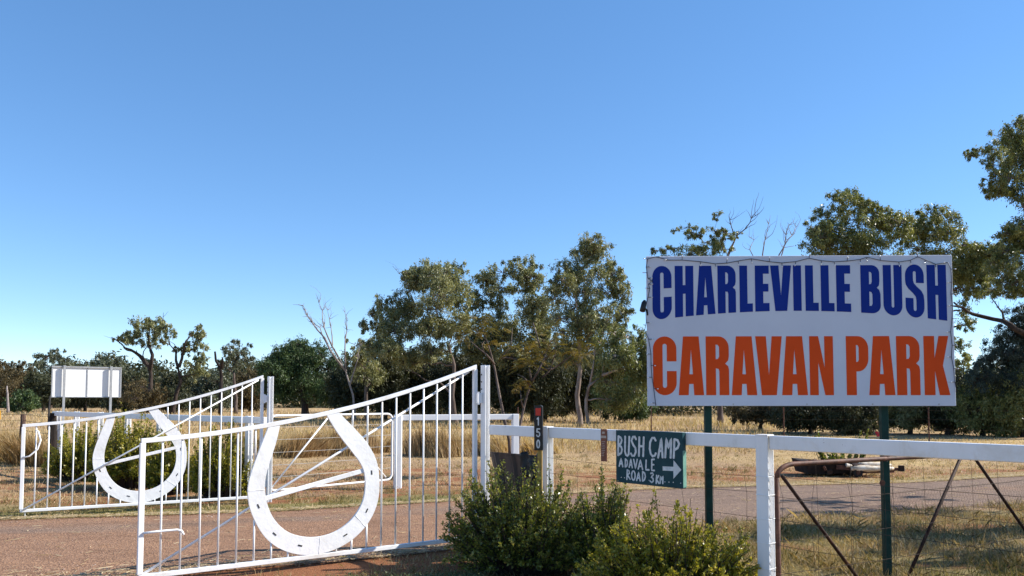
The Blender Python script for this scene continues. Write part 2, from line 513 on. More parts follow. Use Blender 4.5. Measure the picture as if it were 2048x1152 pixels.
def build_ground():
    xs = list(np.arange(-16, 16.01, 0.2))
    step = 0.3
    while xs[-1] < 1500:
        xs.append(xs[-1] + step); xs.insert(0, xs[0] - step); step *= 1.22
    ys = list(np.arange(3, 28.01, 0.2))
    step = 0.3
    while ys[-1] < 2500:
        ys.append(ys[-1] + step); step *= 1.16
    step = 0.4
    while ys[0] > -200:
        ys.insert(0, ys[0] - step); step *= 1.4
    xs, ys = np.array(xs), np.array(ys)
    X, Y = np.meshgrid(xs, ys)
    d_far = Y - y_far(X)
    d_near = y_near(X) - Y
    off = np.maximum(d_far, d_near)
    Z = np.zeros_like(X)
    wob = np.sin(X * 3.1 + np.sin(Y * 2.3)) * np.cos(Y * 2.7 + np.sin(X * 1.9)) * 0.5 + np.sin(X * 7.3 + Y * 5.1) * 0.3
    Z += wob * 0.018 * smooth01((off - 0.25) / 0.8) * smooth01((40 - Y) / 20)
    Z += 0.0 * X
    nv = X.size
    nx, ny = len(xs), len(ys)
    idx = np.arange(nv).reshape(ny, nx)
    quads = np.stack([idx[:-1, :-1], idx[:-1, 1:], idx[1:, 1:], idx[1:, :-1]], -1).reshape(-1, 4)
    me = bpy.data.meshes.new("ground")
    me.vertices.add(nv)
    me.vertices.foreach_set("co", np.stack([X, Y, Z], -1).reshape(-1).astype(np.float32))
    me.loops.add(quads.size)
    me.loops.foreach_set("vertex_index", quads.reshape(-1).astype(np.int32))
    me.polygons.add(len(quads))
    me.polygons.foreach_set("loop_start", np.arange(0, quads.size, 4, dtype=np.int32))
    me.polygons.foreach_set("loop_total", np.full(len(quads), 4, dtype=np.int32))
    me.update(calc_edges=True)
    # bare red soil on the near verge, thin greener turf on the far verge
    dirt = 0.62 * smooth01((d_near + 0.5) / 0.5) * smooth01((3.0 - X) / 2.5) * smooth01((3.2 - d_near) / 1.5)
    dirt = np.maximum(dirt, 0.22 * smooth01((d_near + 0.3) / 0.6) * (X >= 0.5))
    green = 0.50 * smooth01((d_far + 0.3) / 0.4) * smooth01((2.6 - d_far) / 1.6) * smooth01((1.5 - X) / 3)
    green = np.maximum(green, 0.22 * smooth01((d_far + 0.3) / 0.4) * smooth01((1.6 - d_far) / 1.0))
    green = np.maximum(green, 0.40 * smooth01(d_near / 0.6) * smooth01((X - 0.5) / 2))
    dirt = np.maximum(dirt, 0.29 * smooth01((d_far - 0.4) / 0.6) * smooth01((21 - Y) / 4))
    for nm, arr in (("dirt", dirt), ("green", green)):
        a = me.attributes.new(nm, 'FLOAT', 'POINT')
        a.data.foreach_set("value", arr.reshape(-1).astype(np.float32))
    o = link_mesh("ground", me, M["ground"], None, True)
    tag(o, "flat dry grassy ground with bare red soil beside the driveway", None, None, "structure")


def build_drive():
    xs = np.concatenate([np.arange(-30, -12, 0.5), np.arange(-12, 12, 0.08), np.arange(12, 30, 0.4)])
    rows = 20
    V, red = [], []
    for x in xs:
        yn = float(y_near(x)) + 0.10 * mnoise.noise(Vector((x * 1.3, 0, 3))) + 0.05 * mnoise.noise(Vector((x * 6, 0, 8)))
        yf = float(y_far(x)) + 0.10 * mnoise.noise(Vector((x * 1.1, 5, 3))) + 0.05 * mnoise.noise(Vector((x * 5, 5, 8)))
        for k in range(rows + 1):
            t = k / rows
            edge = min(t, 1 - t)
            z = 0.006 + 0.02 * min(1, edge * 6)
            V.append((x, yn + (yf - yn) * t, z))
            r = 0.62 if x < 0 else 0.62 - 0.5 * min(1, x / 2.5)
            r -= 0.42 * max(0, 1 - abs(t - 0.74) / 0.16)
            red.append(r)
    n = len(xs)
    Fc = []
    for i in range(n - 1):
        for k in range(rows):
            a = i * (rows + 1) + k
            Fc.append((a, a + rows + 1, a + rows + 2, a + 1))
    me = bpy.data.meshes.new("driveway")
    me.from_pydata(V, [], Fc)
    a = me.attributes.new("red", 'FLOAT', 'POINT')
    a.data.foreach_set("value", red)
    o = link_mesh("driveway", me, M["drive"], None, True)
    tag(o, "worn reddish gravel and bitumen driveway passing between the open gates", None, None, "structure")


build_ground()
build_drive()

# ------------------------------------------------------------------ frames of the fences and gates
FA = Vector((-0.268, 8.31, 0))            # white rail fence: start at the near gate post, end beyond the frame
FB = Vector((3.07, 4.56, 0))
FU = (FB - FA).normalized()
FN = Vector((FU.y, -FU.x, 0))             # side of the fence away from / towards the camera
if FN.y > 0:
    FN = -FN
ZUP = Vector((0, 0, 1))
RAIL_TOP, RAIL_H, RAIL_W = 1.33, 0.105, 0.055


def fpt(s, z=0.0, off=0.0):
    p = FA + (FB - FA) * s + FN * off
    return Vector((p.x, p.y, z))


def h_post(mb, c, u, n, z0, z1, w=0.10, d=0.10, t=0.012):
    """H-section post: two flanges in the u direction, web between them along n"""
    c = Vector((c.x, c.y, 0))
    for s in (-1, 1):
        mb.box(c + n * s * (d / 2 - t / 2) + ZUP * (z0 + z1) / 2, (w, t, z1 - z0), (u, n, ZUP))
    mb.box(c + ZUP * ((z0 + z1) / 2 - 0.004), (t, d - 2 * t - 0.002, z1 - z0 - 0.01), (u, n, ZUP))
    return mb


# ---- near white rail fence
fence = thing("white_rail_fence", fpt(0.2), "long white rail fence running past under the caravan park board", "fence")
post_s = [0.184, 0.659, 1.134]
hw = 0.05 / 5.02
prev = 0.0 + hw * 1.2
for k, s in enumerate(post_s):
    a, b = fpt(prev, RAIL_TOP - RAIL_H / 2), fpt(s - hw * 1.05, RAIL_TOP - RAIL_H / 2)
    bevel(MB().bar(a, b, RAIL_W, RAIL_H).build("rail", M["white"], fence), 0.008, 3)
    bevel(h_post(MB(), fpt(s), FU, FN, -0.05, RAIL_TOP - 0.003, 0.10, 0.09).build("post", M["white"], fence), 0.003, 1)
    MB().box(fpt(s, RAIL_TOP + 0.002), (0.105, 0.095, 0.010), (FU, FN, ZUP)).build("post_cap", M["white"], fence)
    prev = s + hw * 1.05
bevel(MB().bar(fpt(prev, RAIL_TOP - RAIL_H / 2), fpt(1.5, RAIL_TOP - RAIL_H / 2), RAIL_W, RAIL_H).build("rail", M["white"], fence), 0.008, 3)


def sag(p0, p1, drop, n=10, wob=0.0):
    out = []
    for i in range(n + 1):
        t = i / n
        p = p0.lerp(p1, t)
        p.z -= drop * 4 * t * (1 - t)
        if wob:
            p.z += random.uniform(-wob, wob)
        out.append(p)
    return out


# wires: line wires with uneven sag, droppers
zs = [1.03, 0.88, 0.71, 0.52, 0.32, 0.12]
spans = [(0.02, 0.184), (0.184, 0.659), (0.659, 1.134)]
for z in zs:
    for a, b in spans:
        MB().tube(sag(fpt(a, z, 0.03), fpt(b, z + random.uniform(-0.02, 0.02), 0.03), random.uniform(0.0, 0.03), 12, 0.003), 0.0016, 4).build("line_wire", M["wire"], fence)
s = 0.215
while s < 1.12:
    if abs(s - 0.659) > 0.02:
        pts = []
        for i, z in enumerate(zs):
            pts.append(fpt(s + random.uniform(-0.004, 0.004), z - 0.01, 0.03))
        MB().tube(pts, 0.0014, 4).build("dropper_wire", M["wire"], fence)
    s += 0.056 + random.uniform(-0.006, 0.006)
# white-painted tie wires round the middle post
for z in (1.02, 0.88, 0.70, 0.52, 0.33):
    c = fpt(0.659, z)
    ring = [c + FU * x + FN * y for x, y in ((-0.052, -0.047), (0.052, -0.047), (0.052, 0.047), (-0.052, 0.047), (-0.052, -0.047))]
    MB().tube(ring, 0.0022, 4).build("tie_wire", M["white"], fence)
# lacing of wire down the open side of the post
pts = []
for i in range(46):
    z = 1.16 - i * 0.021
    pts.append(fpt(0.659 + hw * 1.02, z, 0.030 + 0.012 * math.sin(i * 1.9) + random.uniform(-0.004, 0.004)))
MB().tube(pts, 0.0028, 4).build("tie_wire", M["white"], fence)

# ---- gate posts
GP_N = Vector((-0.295, 8.40, 0))
GP_F = Vector((-3.79, 11.93, 0))
for P, lab, top in ((GP_N, "tall white steel post that the nearer horseshoe gate hangs on", 1.985), (GP_F, "tall white steel post that the farther horseshoe gate hangs on", 1.97)):
    t = thing("gate_post", P, lab, "post", "posts of the horseshoe gates")
    bevel(h_post(MB(), P, FU, FN, -0.05, top, 0.078, 0.072, 0.011).build("post", M["white"], t), 0.003, 1)
    for z in (0.45, 1.72, 1.80, 1.88):
        q = P + FN * 0.0365 - FU * 0.022 + ZUP * z
        MB().tube([q - FN * 0.002, q + FN * 0.002], 0.009, 8).build("bolt_hole", M["dark"], t)
    # hinge lugs
    GD = Vector((-2.75, -1.87, 0)).normalized() if P is GP_N else Vector((-2.74, -1.52, 0)).normalized()
    for z in (0.30, 1.62):
        lug = P + GD * 0.075 + ZUP * z
        bevel(MB().box(lug, (0.07, 0.022, 0.11), (GD, ZUP.cross(GD), ZUP)).build("hinge", M["white"], t), 0.004, 1)
        MB().tube([lug + GD * 0.012 - ZUP * 0.07, lug + GD * 0.012 + ZUP * 0.07], 0.014, 8).build("hinge_pin", M["white"], t)

# ---- gates
def pix_gate(H0, D, px, py):
    """photo pixel -> (distance along gate, height) on the gate plane through H0 in direction D"""
    k = (px - 1024) / F
    # ray X/Yc with perspective of pitched camera, solved by iteration
    t = 1.0
    for _ in range(12):
        p = H0 + D * t
        q = at(px, py, p.y)
        t += (q.x - p.x) / D.x * 0.9
    return t, at(px, py, (H0 + D * t).y).z


NH, NT = Vector((-0.41, 8.40, 0)), Vector((-3.16, 6.53, 0))
FH, FT = Vector((-3.91, 11.90, 0)), Vector((-6.65, 10.38, 0))
GBOT = 0.10


def top_z(t):
    return 1.965 - 1.237 * t + 0.523 * t * t


SHOE_PX = {
    "outer": [(215, 247), (160, 385), (110, 520), (83, 620), (80, 690), (95, 790), (150, 910), (220, 1000), (320, 1060), (440, 1088),
              (560, 1080), (680, 1040), (790, 970), (880, 870), (935, 750), (950, 620), (935, 470), (870, 350), (800, 270), (720, 190), (683, 150)],
    "inner": [(598, 165), (640, 235), (690, 310), (770, 410), (830, 490), (852, 560), (855, 660), (830, 760), (760, 860), (660, 935), (540, 970),
              (430, 965), (330, 930), (250, 850), (205, 750), (190, 640), (200, 560), (222, 480), (250, 400), (272, 330), (292, 234)]}
ND = (NT - NH).normalized()
NL = (NT - NH).length


def shoe_local():
    out = {}
    for k, pts in SHOE_PX.items():
        q = []
        for x, y in pts:
            t, z = pix_gate(NH, ND, 470 + x / 3.29, 780 + y / 3.29)
            q.append((t / NL, z))
        out[k] = q
    return out


def chaikin(p, it=2):
    for _ in range(it):
        q = [p[0]]
        for a, b in zip(p[:-1], p[1:]):
            q.append((a[0] * .75 + b[0] * .25, a[1] * .75 + b[1] * .25))
            q.append((a[0] * .25 + b[0] * .75, a[1] * .25 + b[1] * .75))
        q.append(p[-1])
        p = q
    return p


SHOE = shoe_local()


def poly_z_at(poly, t):
    zs_ = []
    n = len(poly)
    for i in range(n):
        a, b = poly[i], poly[(i + 1) % n]
        if (a[0] - t) * (b[0] - t) < 0:
            k = (t - a[0]) / (b[0] - a[0])
            zs_.append(a[1] + k * (b[1] - a[1]))
    return sorted(zs_)


def make_gate(H0, T0, label, shoe_front):
    D = (T0 - H0).normalized()
    L = (T0 - H0).length
    N = D.cross(ZUP)
    if N.y > 0:
        N = -N                                  # towards the camera
    t0 = thing("horseshoe_gate", H0, label, "gate", "pair of open horseshoe gates")
    P = lambda t, z, o=0.0: H0 + D * (t * L) + ZUP * z + N * o
    # top rail, following the sweep
    n = 16
    pr = []
    for i in range(n + 1):
        t = -0.004 + 1.008 * i / n
        pr.append((t, top_z(t)))
    hh = 0.020
    mb = MB()
    mb.prism([[(t * L, z + hh) for t, z in pr] + [(t * L, z - hh) for t, z in reversed(pr)]], H0, D, ZUP, N, -0.02, 0.02)
    bevel(mb.build("top_rail", M["white"], t0), 0.004, 1)
    bevel(MB().bar(P(-0.004, GBOT), P(1.004, GBOT), 0.04, 0.04).build("bottom_rail", M["white"], t0), 0.004, 1)
    bevel(MB().bar(P(0, GBOT + 0.02), P(0, top_z(0) - 0.02), 0.045, 0.045, D).build("stile", M["white"], t0), 0.004, 1)
    bevel(MB().bar(P(1, GBOT + 0.02), P(1, top_z(1) - 0.02), 0.045, 0.045, D).build("stile", M["white"], t0), 0.004, 1)
    outer, inner = chaikin(SHOE["outer"]), chaikin(SHOE["inner"])
    shoe = outer + inner
    full = outer + [SHOE["inner"][0], SHOE["outer"][0]]
    NB = 20
    for k in range(1, NB + 1):
        t = k / (NB + 1)
        zt, zb = top_z(t) - 0.02, GBOT + 0.02
        cr = poly_z_at(outer + [(outer[-1][0], 9), (outer[0][0], 9)], t)
        cr = [z for z in cr if z < 3]
        if len(cr) >= 2:
            segs = [(zb, cr[0] + 0.006), (cr[-1] - 0.006, zt)]
        elif len(cr) == 1:
            segs = [(zb, cr[0] + 0.006)]
        else:
            segs = [(zb, zt)]
        for a, b in segs:
            if b - a > 0.03:
                MB().tube([P(t, a), P(t, b)], 0.0095, 8).build("bar", M["white"], t0, True)
    # diagonal brace from the foot of the tip to the head of the hinge stile
    off = -0.022 if shoe_front else 0.030
    MB().tube([P(0.992, GBOT + 0.015, off), P(0.02, top_z(0.02) - 0.03, off)], 0.012, 8).build("diagonal_brace", M["white"], t0, True)
    # horseshoe plate
    o0, o1 = (-0.006, 0.018) if shoe_front else (-0.016, 0.006)
    so = MB().prism([[(t * L, z) for t, z in shoe]], H0, D, ZUP, N, o0, o1).build("horseshoe", M["shoe"], t0)
    bevel(so, 0.003, 1)
    front = o1
    # nail slots: two rows following the band
    for i, (fr, f2) in enumerate(((5.0, 6.2), (6.9, 7.9), (8.7, 9.5), (11.6, 11.2), (13.5, 13.2), (15.6, 14.4))):
        def lerp(lst, f):
            f = min(max(f, 0), len(lst) - 1.001)
            j = int(f)
            a, b = lst[j], lst[j + 1]
            return (a[0] + (b[0] - a[0]) * (f - j), a[1] + (b[1] - a[1]) * (f - j))
        oo = lerp(SHOE["outer"], fr)
        oo2 = lerp(SHOE["outer"], fr + 0.2)
        # matching inner point: nearest in the plane
        best = min(chaikin(SHOE["inner"]), key=lambda q: ((q[0] - oo[0]) * L) ** 2 + (q[1] - oo[1]) ** 2)
        c = ((oo[0] + best[0]) / 2, (oo[1] + best[1]) / 2)
        tan = Vector(((oo2[0] - oo[0]) * L, oo2[1] - oo[1])).normalized()
        dv = D * tan.x + ZUP * tan.y
        MB().box(P(c[0], c[1], front + 0.001), (0.042, 0.012, 0.004), (dv, N.cross(dv), N)).build("nail_slot", M["dark"], so)
    for fr in (3.6, 9.9, 12.7):
        oo = SHOE["outer"][int(fr)]
        o2 = SHOE["outer"][int(fr) + 1]
        oo = (oo[0] + (o2[0] - oo[0]) * (fr % 1), oo[1] + (o2[1] - oo[1]) * (fr % 1))
        best = min(chaikin(SHOE["inner"]), key=lambda q: ((q[0] - oo[0]) * L) ** 2 + (q[1] - oo[1]) ** 2)
        pts = []
        for i in range(9):
            k = i / 8
            pts.append(P(oo[0] + (best[0] - oo[0]) * k + random.uniform(-.0006, .0006), oo[1] + (best[1] - oo[1]) * k + random.uniform(-.002, .002), front + 0.0005))
        MB().tube(pts, [0.0022 * random.uniform(.6, 1.2) for _ in pts], 6).build("weld_seam", M["shoe"], so, True)
    # tie bar across the horseshoe
    a, za = pix_gate(NH, ND, 527, 998)
    b, zb_ = pix_gate(NH, ND, 731, 940)
    bevel(MB().bar(P(a / NL, za), P(b / NL, zb_), 0.014, 0.045).build("tie_bar", M["shoe"], t0), 0.003, 1)
    # latch rod at the tip
    if shoe_front:
        pts = [P(0.995, 0.47, 0.03), P(0.96, 0.475, 0.035), P(0.915, 0.475, 0.04), P(0.905, 0.465, 0.05), P(0.90, 0.43, 0.06)]
    else:
        pts = [P(1.0, 0.82, 0.03), P(0.975, 0.835, 0.03), P(0.945, 0.93, 0.035), P(0.935, 1.05, 0.035), P(0.945, 1.17, 0.03), P(0.955, 1.19, 0.02)]
    MB().tube(pts, 0.011, 8).build("latch_rod", M["white"], t0, True)
    # drop rod under the tip
    MB().tube([P(0.985, GBOT), P(0.985, 0.0)], 0.007, 6).build("drop_rod", M["white"], t0)
    return t0


make_gate(NH, NT, "nearer white swing gate with large horseshoe, standing open over the driveway", True)
make_gate(FH, FT, "farther white swing gate with large horseshoe, in front of the clipped shrubs", False)

# ---- far rail fence behind the left-hand shrubs
A2, B2 = Vector((-3.83, 11.95, 0)), Vector((-10.75, 17.9, 0))
U2 = (B2 - A2).normalized()
N2 = Vector((U2.y, -U2.x, 0))
if N2.y > 0:
    N2 = -N2
f2 = thing("white_rail_fence", A2, "white rail fence behind the shrubs, running off past the blank billboard", "fence")
P2 = lambda s, z=0.0, o=0.0: Vector(((A2 + (B2 - A2) * s + N2 * o).x, (A2 + (B2 - A2) * s + N2 * o).y, z))
bevel(MB().bar(P2(0.008, RAIL_TOP - 0.052), P2(1.01, RAIL_TOP - 0.052), RAIL_W, RAIL_H).build("rail", M["white"], f2), 0.008, 2)
for s in (0.074, 0.424, 0.58, 0.731, 0.876, 1.0):
    h_post(MB(), P2(s, 0, -0.08), U2, N2, -0.05, RAIL_TOP + 0.012, 0.10, 0.09).build("post", M["white"], f2)
for z in (0.3, 0.6, 0.9):
    MB().tube(sag(P2(0.0, z, -0.08), P2(1.0, z, -0.08), 0.02, 10), 0.002, 4).build("line_wire", M["wire"], f2)

# ---- inner fence and pipe gate beyond the driveway
I0, I1 = Vector((-2.08, 13.9, 0)), Vector((0.06, 14.6, 0))
U3 = (I1 - I0).normalized()
N3 = Vector((U3.y, -U3.x, 0))
f3 = thing("white_rail_fence", I0, "short white rail fence with two posts beyond the driveway", "fence")
bevel(MB().bar(I0 + U3 * 0.075 + ZUP * (RAIL_TOP - 0.052), I1 - U3 * 0.062 + ZUP * (RAIL_TOP - 0.052), 0.06, 0.105).build("rail", M["white"], f3), 0.008, 2)
bevel(MB().box(I0 + ZUP * 0.64, (0.14, 0.14, 1.38), (U3, N3, ZUP)).build("post", M["white"], f3), 0.02, 2)
bevel(MB().box(I1 + ZUP * 0.64, (0.12, 0.12, 1.385), (U3, N3, ZUP)).build("post", M["white"], f3), 0.008, 2)
for z in (0.25, 0.55, 0.85, 1.08):
    MB().tube(sag(I0 + ZUP * z, I1 + ZUP * z, 0.01, 6), 0.002, 4).build("line_wire", M["wire"], f3)

Q0, Q1 = Vector((-3.86, 12.02, 0)), Vector((-2.16, 13.80, 0))
UQ = (Q1 - Q0).normalized()
LQ = (Q1 - Q0).length
pg = thing("pipe_gate", Q0, "low white pipe gate with triangular bracing and pale wires, beyond the near horseshoe", "gate")
PQ = lambda t, z: Q0 + UQ * (t * LQ) + ZUP * z
corner = []
for (cx, cz, a0, a1) in ((0.06, 1.25, 180, 90), (0.95, 1.25, 90, 0), (0.95, 0.27, 0, -90), (0.06, 0.27, -90, -180)):
    for k in range(6):
        an = R(a0 + (a1 - a0) * k / 5)
        corner.append(PQ(cx + 0.045 * math.cos(an), cz + 0.10 * math.sin(an)))
corner.append(corner[0])
MB().tube(corner, 0.019, 8).build("pipe_frame", M["white"], pg, True)
MB().tube([PQ(0.04, 0.22), PQ(0.46, 1.33)], 0.014, 8).build("brace", M["white"], pg, True)
MB().tube([PQ(0.50, 1.33), PQ(0.94, 0.22)], 0.014, 8).build("brace", M["white"], pg, True)
for z in (0.38, 0.57, 0.77, 0.97, 1.17):
    MB().tube(sag(PQ(0.015, z), PQ(0.995, z), 0.006, 8, 0.003), 0.0035, 4).build("line_wire", M["wire_pale"], pg)

# ------------------------------------------------------------------ caravan park board
SY = 6.80
yaw = R(-1.3)
SX_, SN_ = Vector((math.cos(yaw), math.sin(yaw), 0)), Vector((math.sin(yaw), -math.cos(yaw), 0))
S_TL, S_BR = at(1294, 511, SY), at(1909, 812, SY)
SW, SH = (S_BR.x - S_TL.x) / math.cos(yaw), S_TL.z - S_BR.z
S_O = Vector((S_TL.x, SY + 0.035, S_BR.z))                 # lower left corner of the face
sg = thing("caravan_park_sign", (S_O.x + SW / 2, SY + 0.1, 0), "large white board lettered CHARLEVILLE BUSH CARAVAN PARK on two green posts", "sign")
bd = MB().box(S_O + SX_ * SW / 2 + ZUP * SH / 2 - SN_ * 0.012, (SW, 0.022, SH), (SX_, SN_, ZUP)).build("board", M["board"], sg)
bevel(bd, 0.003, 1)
for z in (0.06, SH / 2, SH - 0.06):
    MB().box(S_O + SX_ * SW / 2 + ZUP * z - SN_ * 0.045, (SW - 0.06, 0.04, 0.04), (SX_, SN_, ZUP)).build("back_rail", M["galv"], sg)
for px in (1423, 1778):
    x = at(px, 900, SY).x
    u = (x - S_O.x) / SX_.x
    c = S_O + SX_ * u - SN_ * 0.10
    bevel(MB().box(Vector((c.x, c.y, 1.36)), (0.062, 0.062, 2.92), (SX_, SN_, ZUP)).build("post", M["green_post"], sg), 0.006, 2)


def arc(cx, cy, rx, ry, a0, a1, n=10):
    return [(cx + rx * math.cos(R(a0 + (a1 - a0) * i / n)), cy + ry * math.sin(R(a0 + (a1 - a0) * i / n))) for i in range(n + 1)]


GL = {
    'C': [[(1, .575)] + arc(.5, .79, .5, .21, 0, 180, 16) + arc(.5, .21, .5, .21, 180, 360, 16) + [(1, .41), (.59, .41)] +
          arc(.5, .16, .09, .035, 0, -180, 8) + arc(.5, .84, .09, .035, 180, 0, 8) + [(.59, .575)]],
    'H': [[(0, 0), (0, 1), (.43, 1), (.43, .62), (.57, .62), (.57, 1), (1, 1), (1, 0), (.57, 0), (.57, .45), (.43, .45), (.43, 0)]],
    'A': [[(0, 0), (.19, 1), (.81, 1), (1, 0), (.61, 0), (.585, .19), (.415, .19), (.39, 0)], [(.43, .355), (.5, .78), (.57, .355)]],
    'R': [[(0, 0), (0, 1)] + arc(.55, .80, .45, .20, 90, 0, 8) + [(1, .66), (.97, .59), (.84, .535), (.97, .49), (1, .43), (1, 0), (.58, 0), (.58, .40), (.55, .445), (.43, .455), (.43, 0)],
          [(.43, .61), (.43, .86), (.52, .855), (.58, .82), (.58, .66), (.53, .615)]],
    'L': [[(0, 0), (0, 1), (.60, 1), (.60, .18), (1, .18), (1, 0)]],
    'E': [[(0, 0), (0, 1), (.98, 1), (.98, .82), (.57, .82), (.57, .60), (.94, .60), (.94, .43), (.57, .43), (.57, .18), (1, .18), (1, 0)]],
    'V': [[(0, 1), (.22, 0), (.78, 0), (1, 1), (.62, 1), (.5, .33), (.40, 1)]],
    'I': [[(0, 0), (0, 1), (1, 1), (1, 0)]],
    'B': [[(0, 0), (0, 1)] + arc(.55, .83, .41, .17, 90, 0, 8) + [(.96, .67), (.93, .58), (.82, .53), (.94, .49), (1, .40)] + arc(.55, .17, .45, .17, 0, -90, 8),
          [(.43, .60), (.43, .86), (.53, .855), (.57, .82), (.57, .66), (.53, .61)], [(.43, .15), (.43, .45), (.54, .44), (.59, .39), (.59, .20), (.54, .155)]],
    'U': [[(0, 1), (.43, 1)] + arc(.5, .18, .07, .035, 180, 360, 8) + [(.57, 1), (1, 1)] + arc(.5, .20, .5, .21, 0, -180, 16)],
    'S': [[(1, .655)] + arc(.5, .80, .5, .21, 0, 180, 14) + [(0, .70), (.03, .62), (.15, .545), (.42, .45), (.55, .39), (.58, .33)] + arc(.5, .15, .08, .035, 0, -180, 8) +
          [(.42, .36), (0, .36)] + arc(.5, .20, .5, .21, 180, 360, 14) + [(1, .33), (.97, .43), (.85, .51), (.60, .59), (.46, .65), (.42, .71)] + arc(.5, .85, .08, .03, 180, 0, 8) + [(.58, .655)]],
    'N': [[(0, 0), (0, 1), (.38, 1), (.635, .46), (.635, 1), (1, 1), (1, 0), (.64, 0), (.365, .56), (.365, 0)]],
    'P': [[(0, 0), (0, 1)] + arc(.52, .79, .48, .21, 90, 0, 8) + arc(.52, .62, .48, .22, 0, -90, 8) + [(.45, .40), (.45, 0)], [(.45, .56), (.45, .85), (.53, .845), (.57, .81), (.57, .60), (.53, .565)]],
    'K': [[(0, 0), (0, 1), (.42, 1), (.42, .62), (.60, 1), (.98, 1), (.74, .50), (1, 0), (.59, 0), (.42, .42), (.42, 0)]],
}
ROW1 = [('C', 138, 255), ('H', 275, 388), ('A', 402, 520), ('R', 535, 645), ('L', 668, 747), ('E', 762, 848), ('V', 855, 982), ('I', 993, 1042),
        ('L', 1066, 1145), ('L', 1160, 1240), ('E', 1253, 1340), ('B', 1400, 1518), ('U', 1535, 1648), ('S', 1668, 1780), ('H', 1798, 1914)]
ROW2 = [('C', 138, 280), ('A', 292, 445), ('R', 458, 597), ('A', 612, 765), ('V', 758, 918), ('A', 915, 1070), ('N', 1083, 1225),
        ('P', 1303, 1436), ('A', 1437, 1593), ('R', 1604, 1743), ('K', 1768, 1920)]


def board_xy(cx, cy):
    """enlarged-crop pixel -> metres on the board face"""
    return ((cx - 103) / (1953 - 103) * SW, (1003 - cy) / (1003 - 93) * SH)


for rows, mat in ((ROW1, M["blue"]), (ROW2, M["orange"])):
    for ch, x0, x1 in rows:
        loops = []
        for lp in GL[ch]:
            q = []
            for gx, gy in lp:
                cx = x0 + gx * (x1 - x0)
                if rows is ROW1:
                    top, bot = 153, 429 + 7.5e-5 * (cx - 1000) ** 2
                else:
                    top, bot = 583, 938
                q.append(board_xy(cx, bot - (bot - top) * gy))
            loops.append(q)
        MB().prism(loops, S_O, SX_, ZUP, SN_, -0.0005, 0.0012).build("letter", mat, sg)
for cx in (620, 1062, 1455, 1850):
    x, z = board_xy(cx, 992)
    q = S_O + SX_ * x + ZUP * z
    MB().tube([q - SN_ * 0.001, q + SN_ * 0.004], 0.006, 8).build("screw", M["galv"], sg)

# string of lights tacked round the board
st = thing("string_lights", S_O + SX_ * SW / 2 + ZUP * SH, "string of small lights tacked round the edge of the caravan park board", "lights")
cab = [(152, 1000), (150, 985), (140, 900), (130, 830), (125, 760), (125, 690), (112, 600), (88, 545), (98, 500), (96, 400), (110, 345), (122, 290), (112, 265), (140, 245), (110, 228), (106, 195), (100, 160), (112, 110), (160, 97), (240, 118), (320, 118), (430, 128),
       (520, 142), (590, 138), (660, 125), (740, 112), (850, 130), (925, 138), (1010, 130), (1090, 110), (1165, 125), (1240, 132), (1320, 128), (1400, 118), (1440, 105), (1520, 125),
       (1630, 135), (1700, 125), (1745, 105), (1790, 122), (1850, 150), (1925, 140), (1942, 180), (1945, 260), (1938, 330), (1946, 400), (1940, 480), (1930, 560), (1936, 640), (1930, 710),
       (1942, 780), (1946, 860), (1955, 920)]
cabp = []
for x, y in cab:
    bx, bz = board_xy(x, y)
    cabp.append(S_O + SX_ * bx + ZUP * bz + SN_ * 0.008)
MB().tube(cabp, 0.0032, 5).build("cable", M["cable"], st, True)
for i, p in enumerate(cabp[1:-1]):
    up = 1 if i % 3 == 1 else -1
    side = 18 < i < 40
    d = (ZUP * up if side else SX_ * (1 if i % 2 else -1))
    d = (d + SX_ * random.uniform(-.3, .3)).normalized()
    q = p + d * 0.028 + SN_ * 0.006
    b = MB().tube([p, q], 0.0028, 5).build("lamp_holder", M["cable"], st)
    MB().tube([q, q + d * 0.008, q + d * 0.016], [0.004, 0.0055, 0.002], 6).build("bulb", M["bulb"], b, True)

# small black lamp on the left edge of the board
lq = at(1287, 612, SY)
sl = thing("spot_lamp", lq, "small black lamp clipped to the left edge of the caravan park board", "lamp")
ld = Vector((0.25, 0.2, 0.95)).normalized()
MB().tube([lq - ld * 0.055, lq - ld * 0.05, lq + ld * 0.03, lq + ld * 0.055], [0.018, 0.026, 0.024, 0.012], 10).build("lamp_body", M["black"], sl, True)
MB().tube([lq + Vector((0.012, 0, -0.02)), lq + Vector((0.035, 0.02, -0.035)), Vector((S_TL.x + 0.005, lq.y + 0.03, lq.z - 0.08))], 0.008, 6).build("arm", M["black"], sl, True)

# ------------------------------------------------------------------ BUSH CAMP sign on the rail
cs0, cs1 = fpt(0.377, 0, 0.030), fpt(0.520, 0, 0.030)
CW = (cs1 - cs0).length
CZ1, CZ0 = 1.331, 0.868
cb = thing("bush_camp_sign", cs0.lerp(cs1, 0.5) + ZUP * CZ0, "dark green board hand painted BUSH CAMP ADAVALE ROAD 3KM with an arrow, on the rail", "sign")
CT = 0.05
bevel(MB().box(cs0.lerp(cs1, 0.5) + FN * CT / 2 + ZUP * (CZ0 + CZ1) / 2, (CW, CT, CZ1 - CZ0), (FU, FN, ZUP)).build("board", M["camp"], cb), 0.003, 1)
MB().box(cs1 + FU * 0.002 + FN * CT / 2 + ZUP * ((CZ0 + CZ1) / 2 - 0.07), (0.004, CT - 0.006, CZ1 - CZ0 - 0.16), (FU, FN, ZUP)).build("edge_strip", M["camp_edge"], cb)
CFACE = cs0 + FN * (CT + 0.0005)


def camp_uv(x, y):
    u = (x - 352) / (1380 - 352)
    top, bot = 145 + 55 * u, 918 + 127 * u
    return u * CW, CZ1 - (y - top) / (bot - top) * (CZ1 - CZ0)


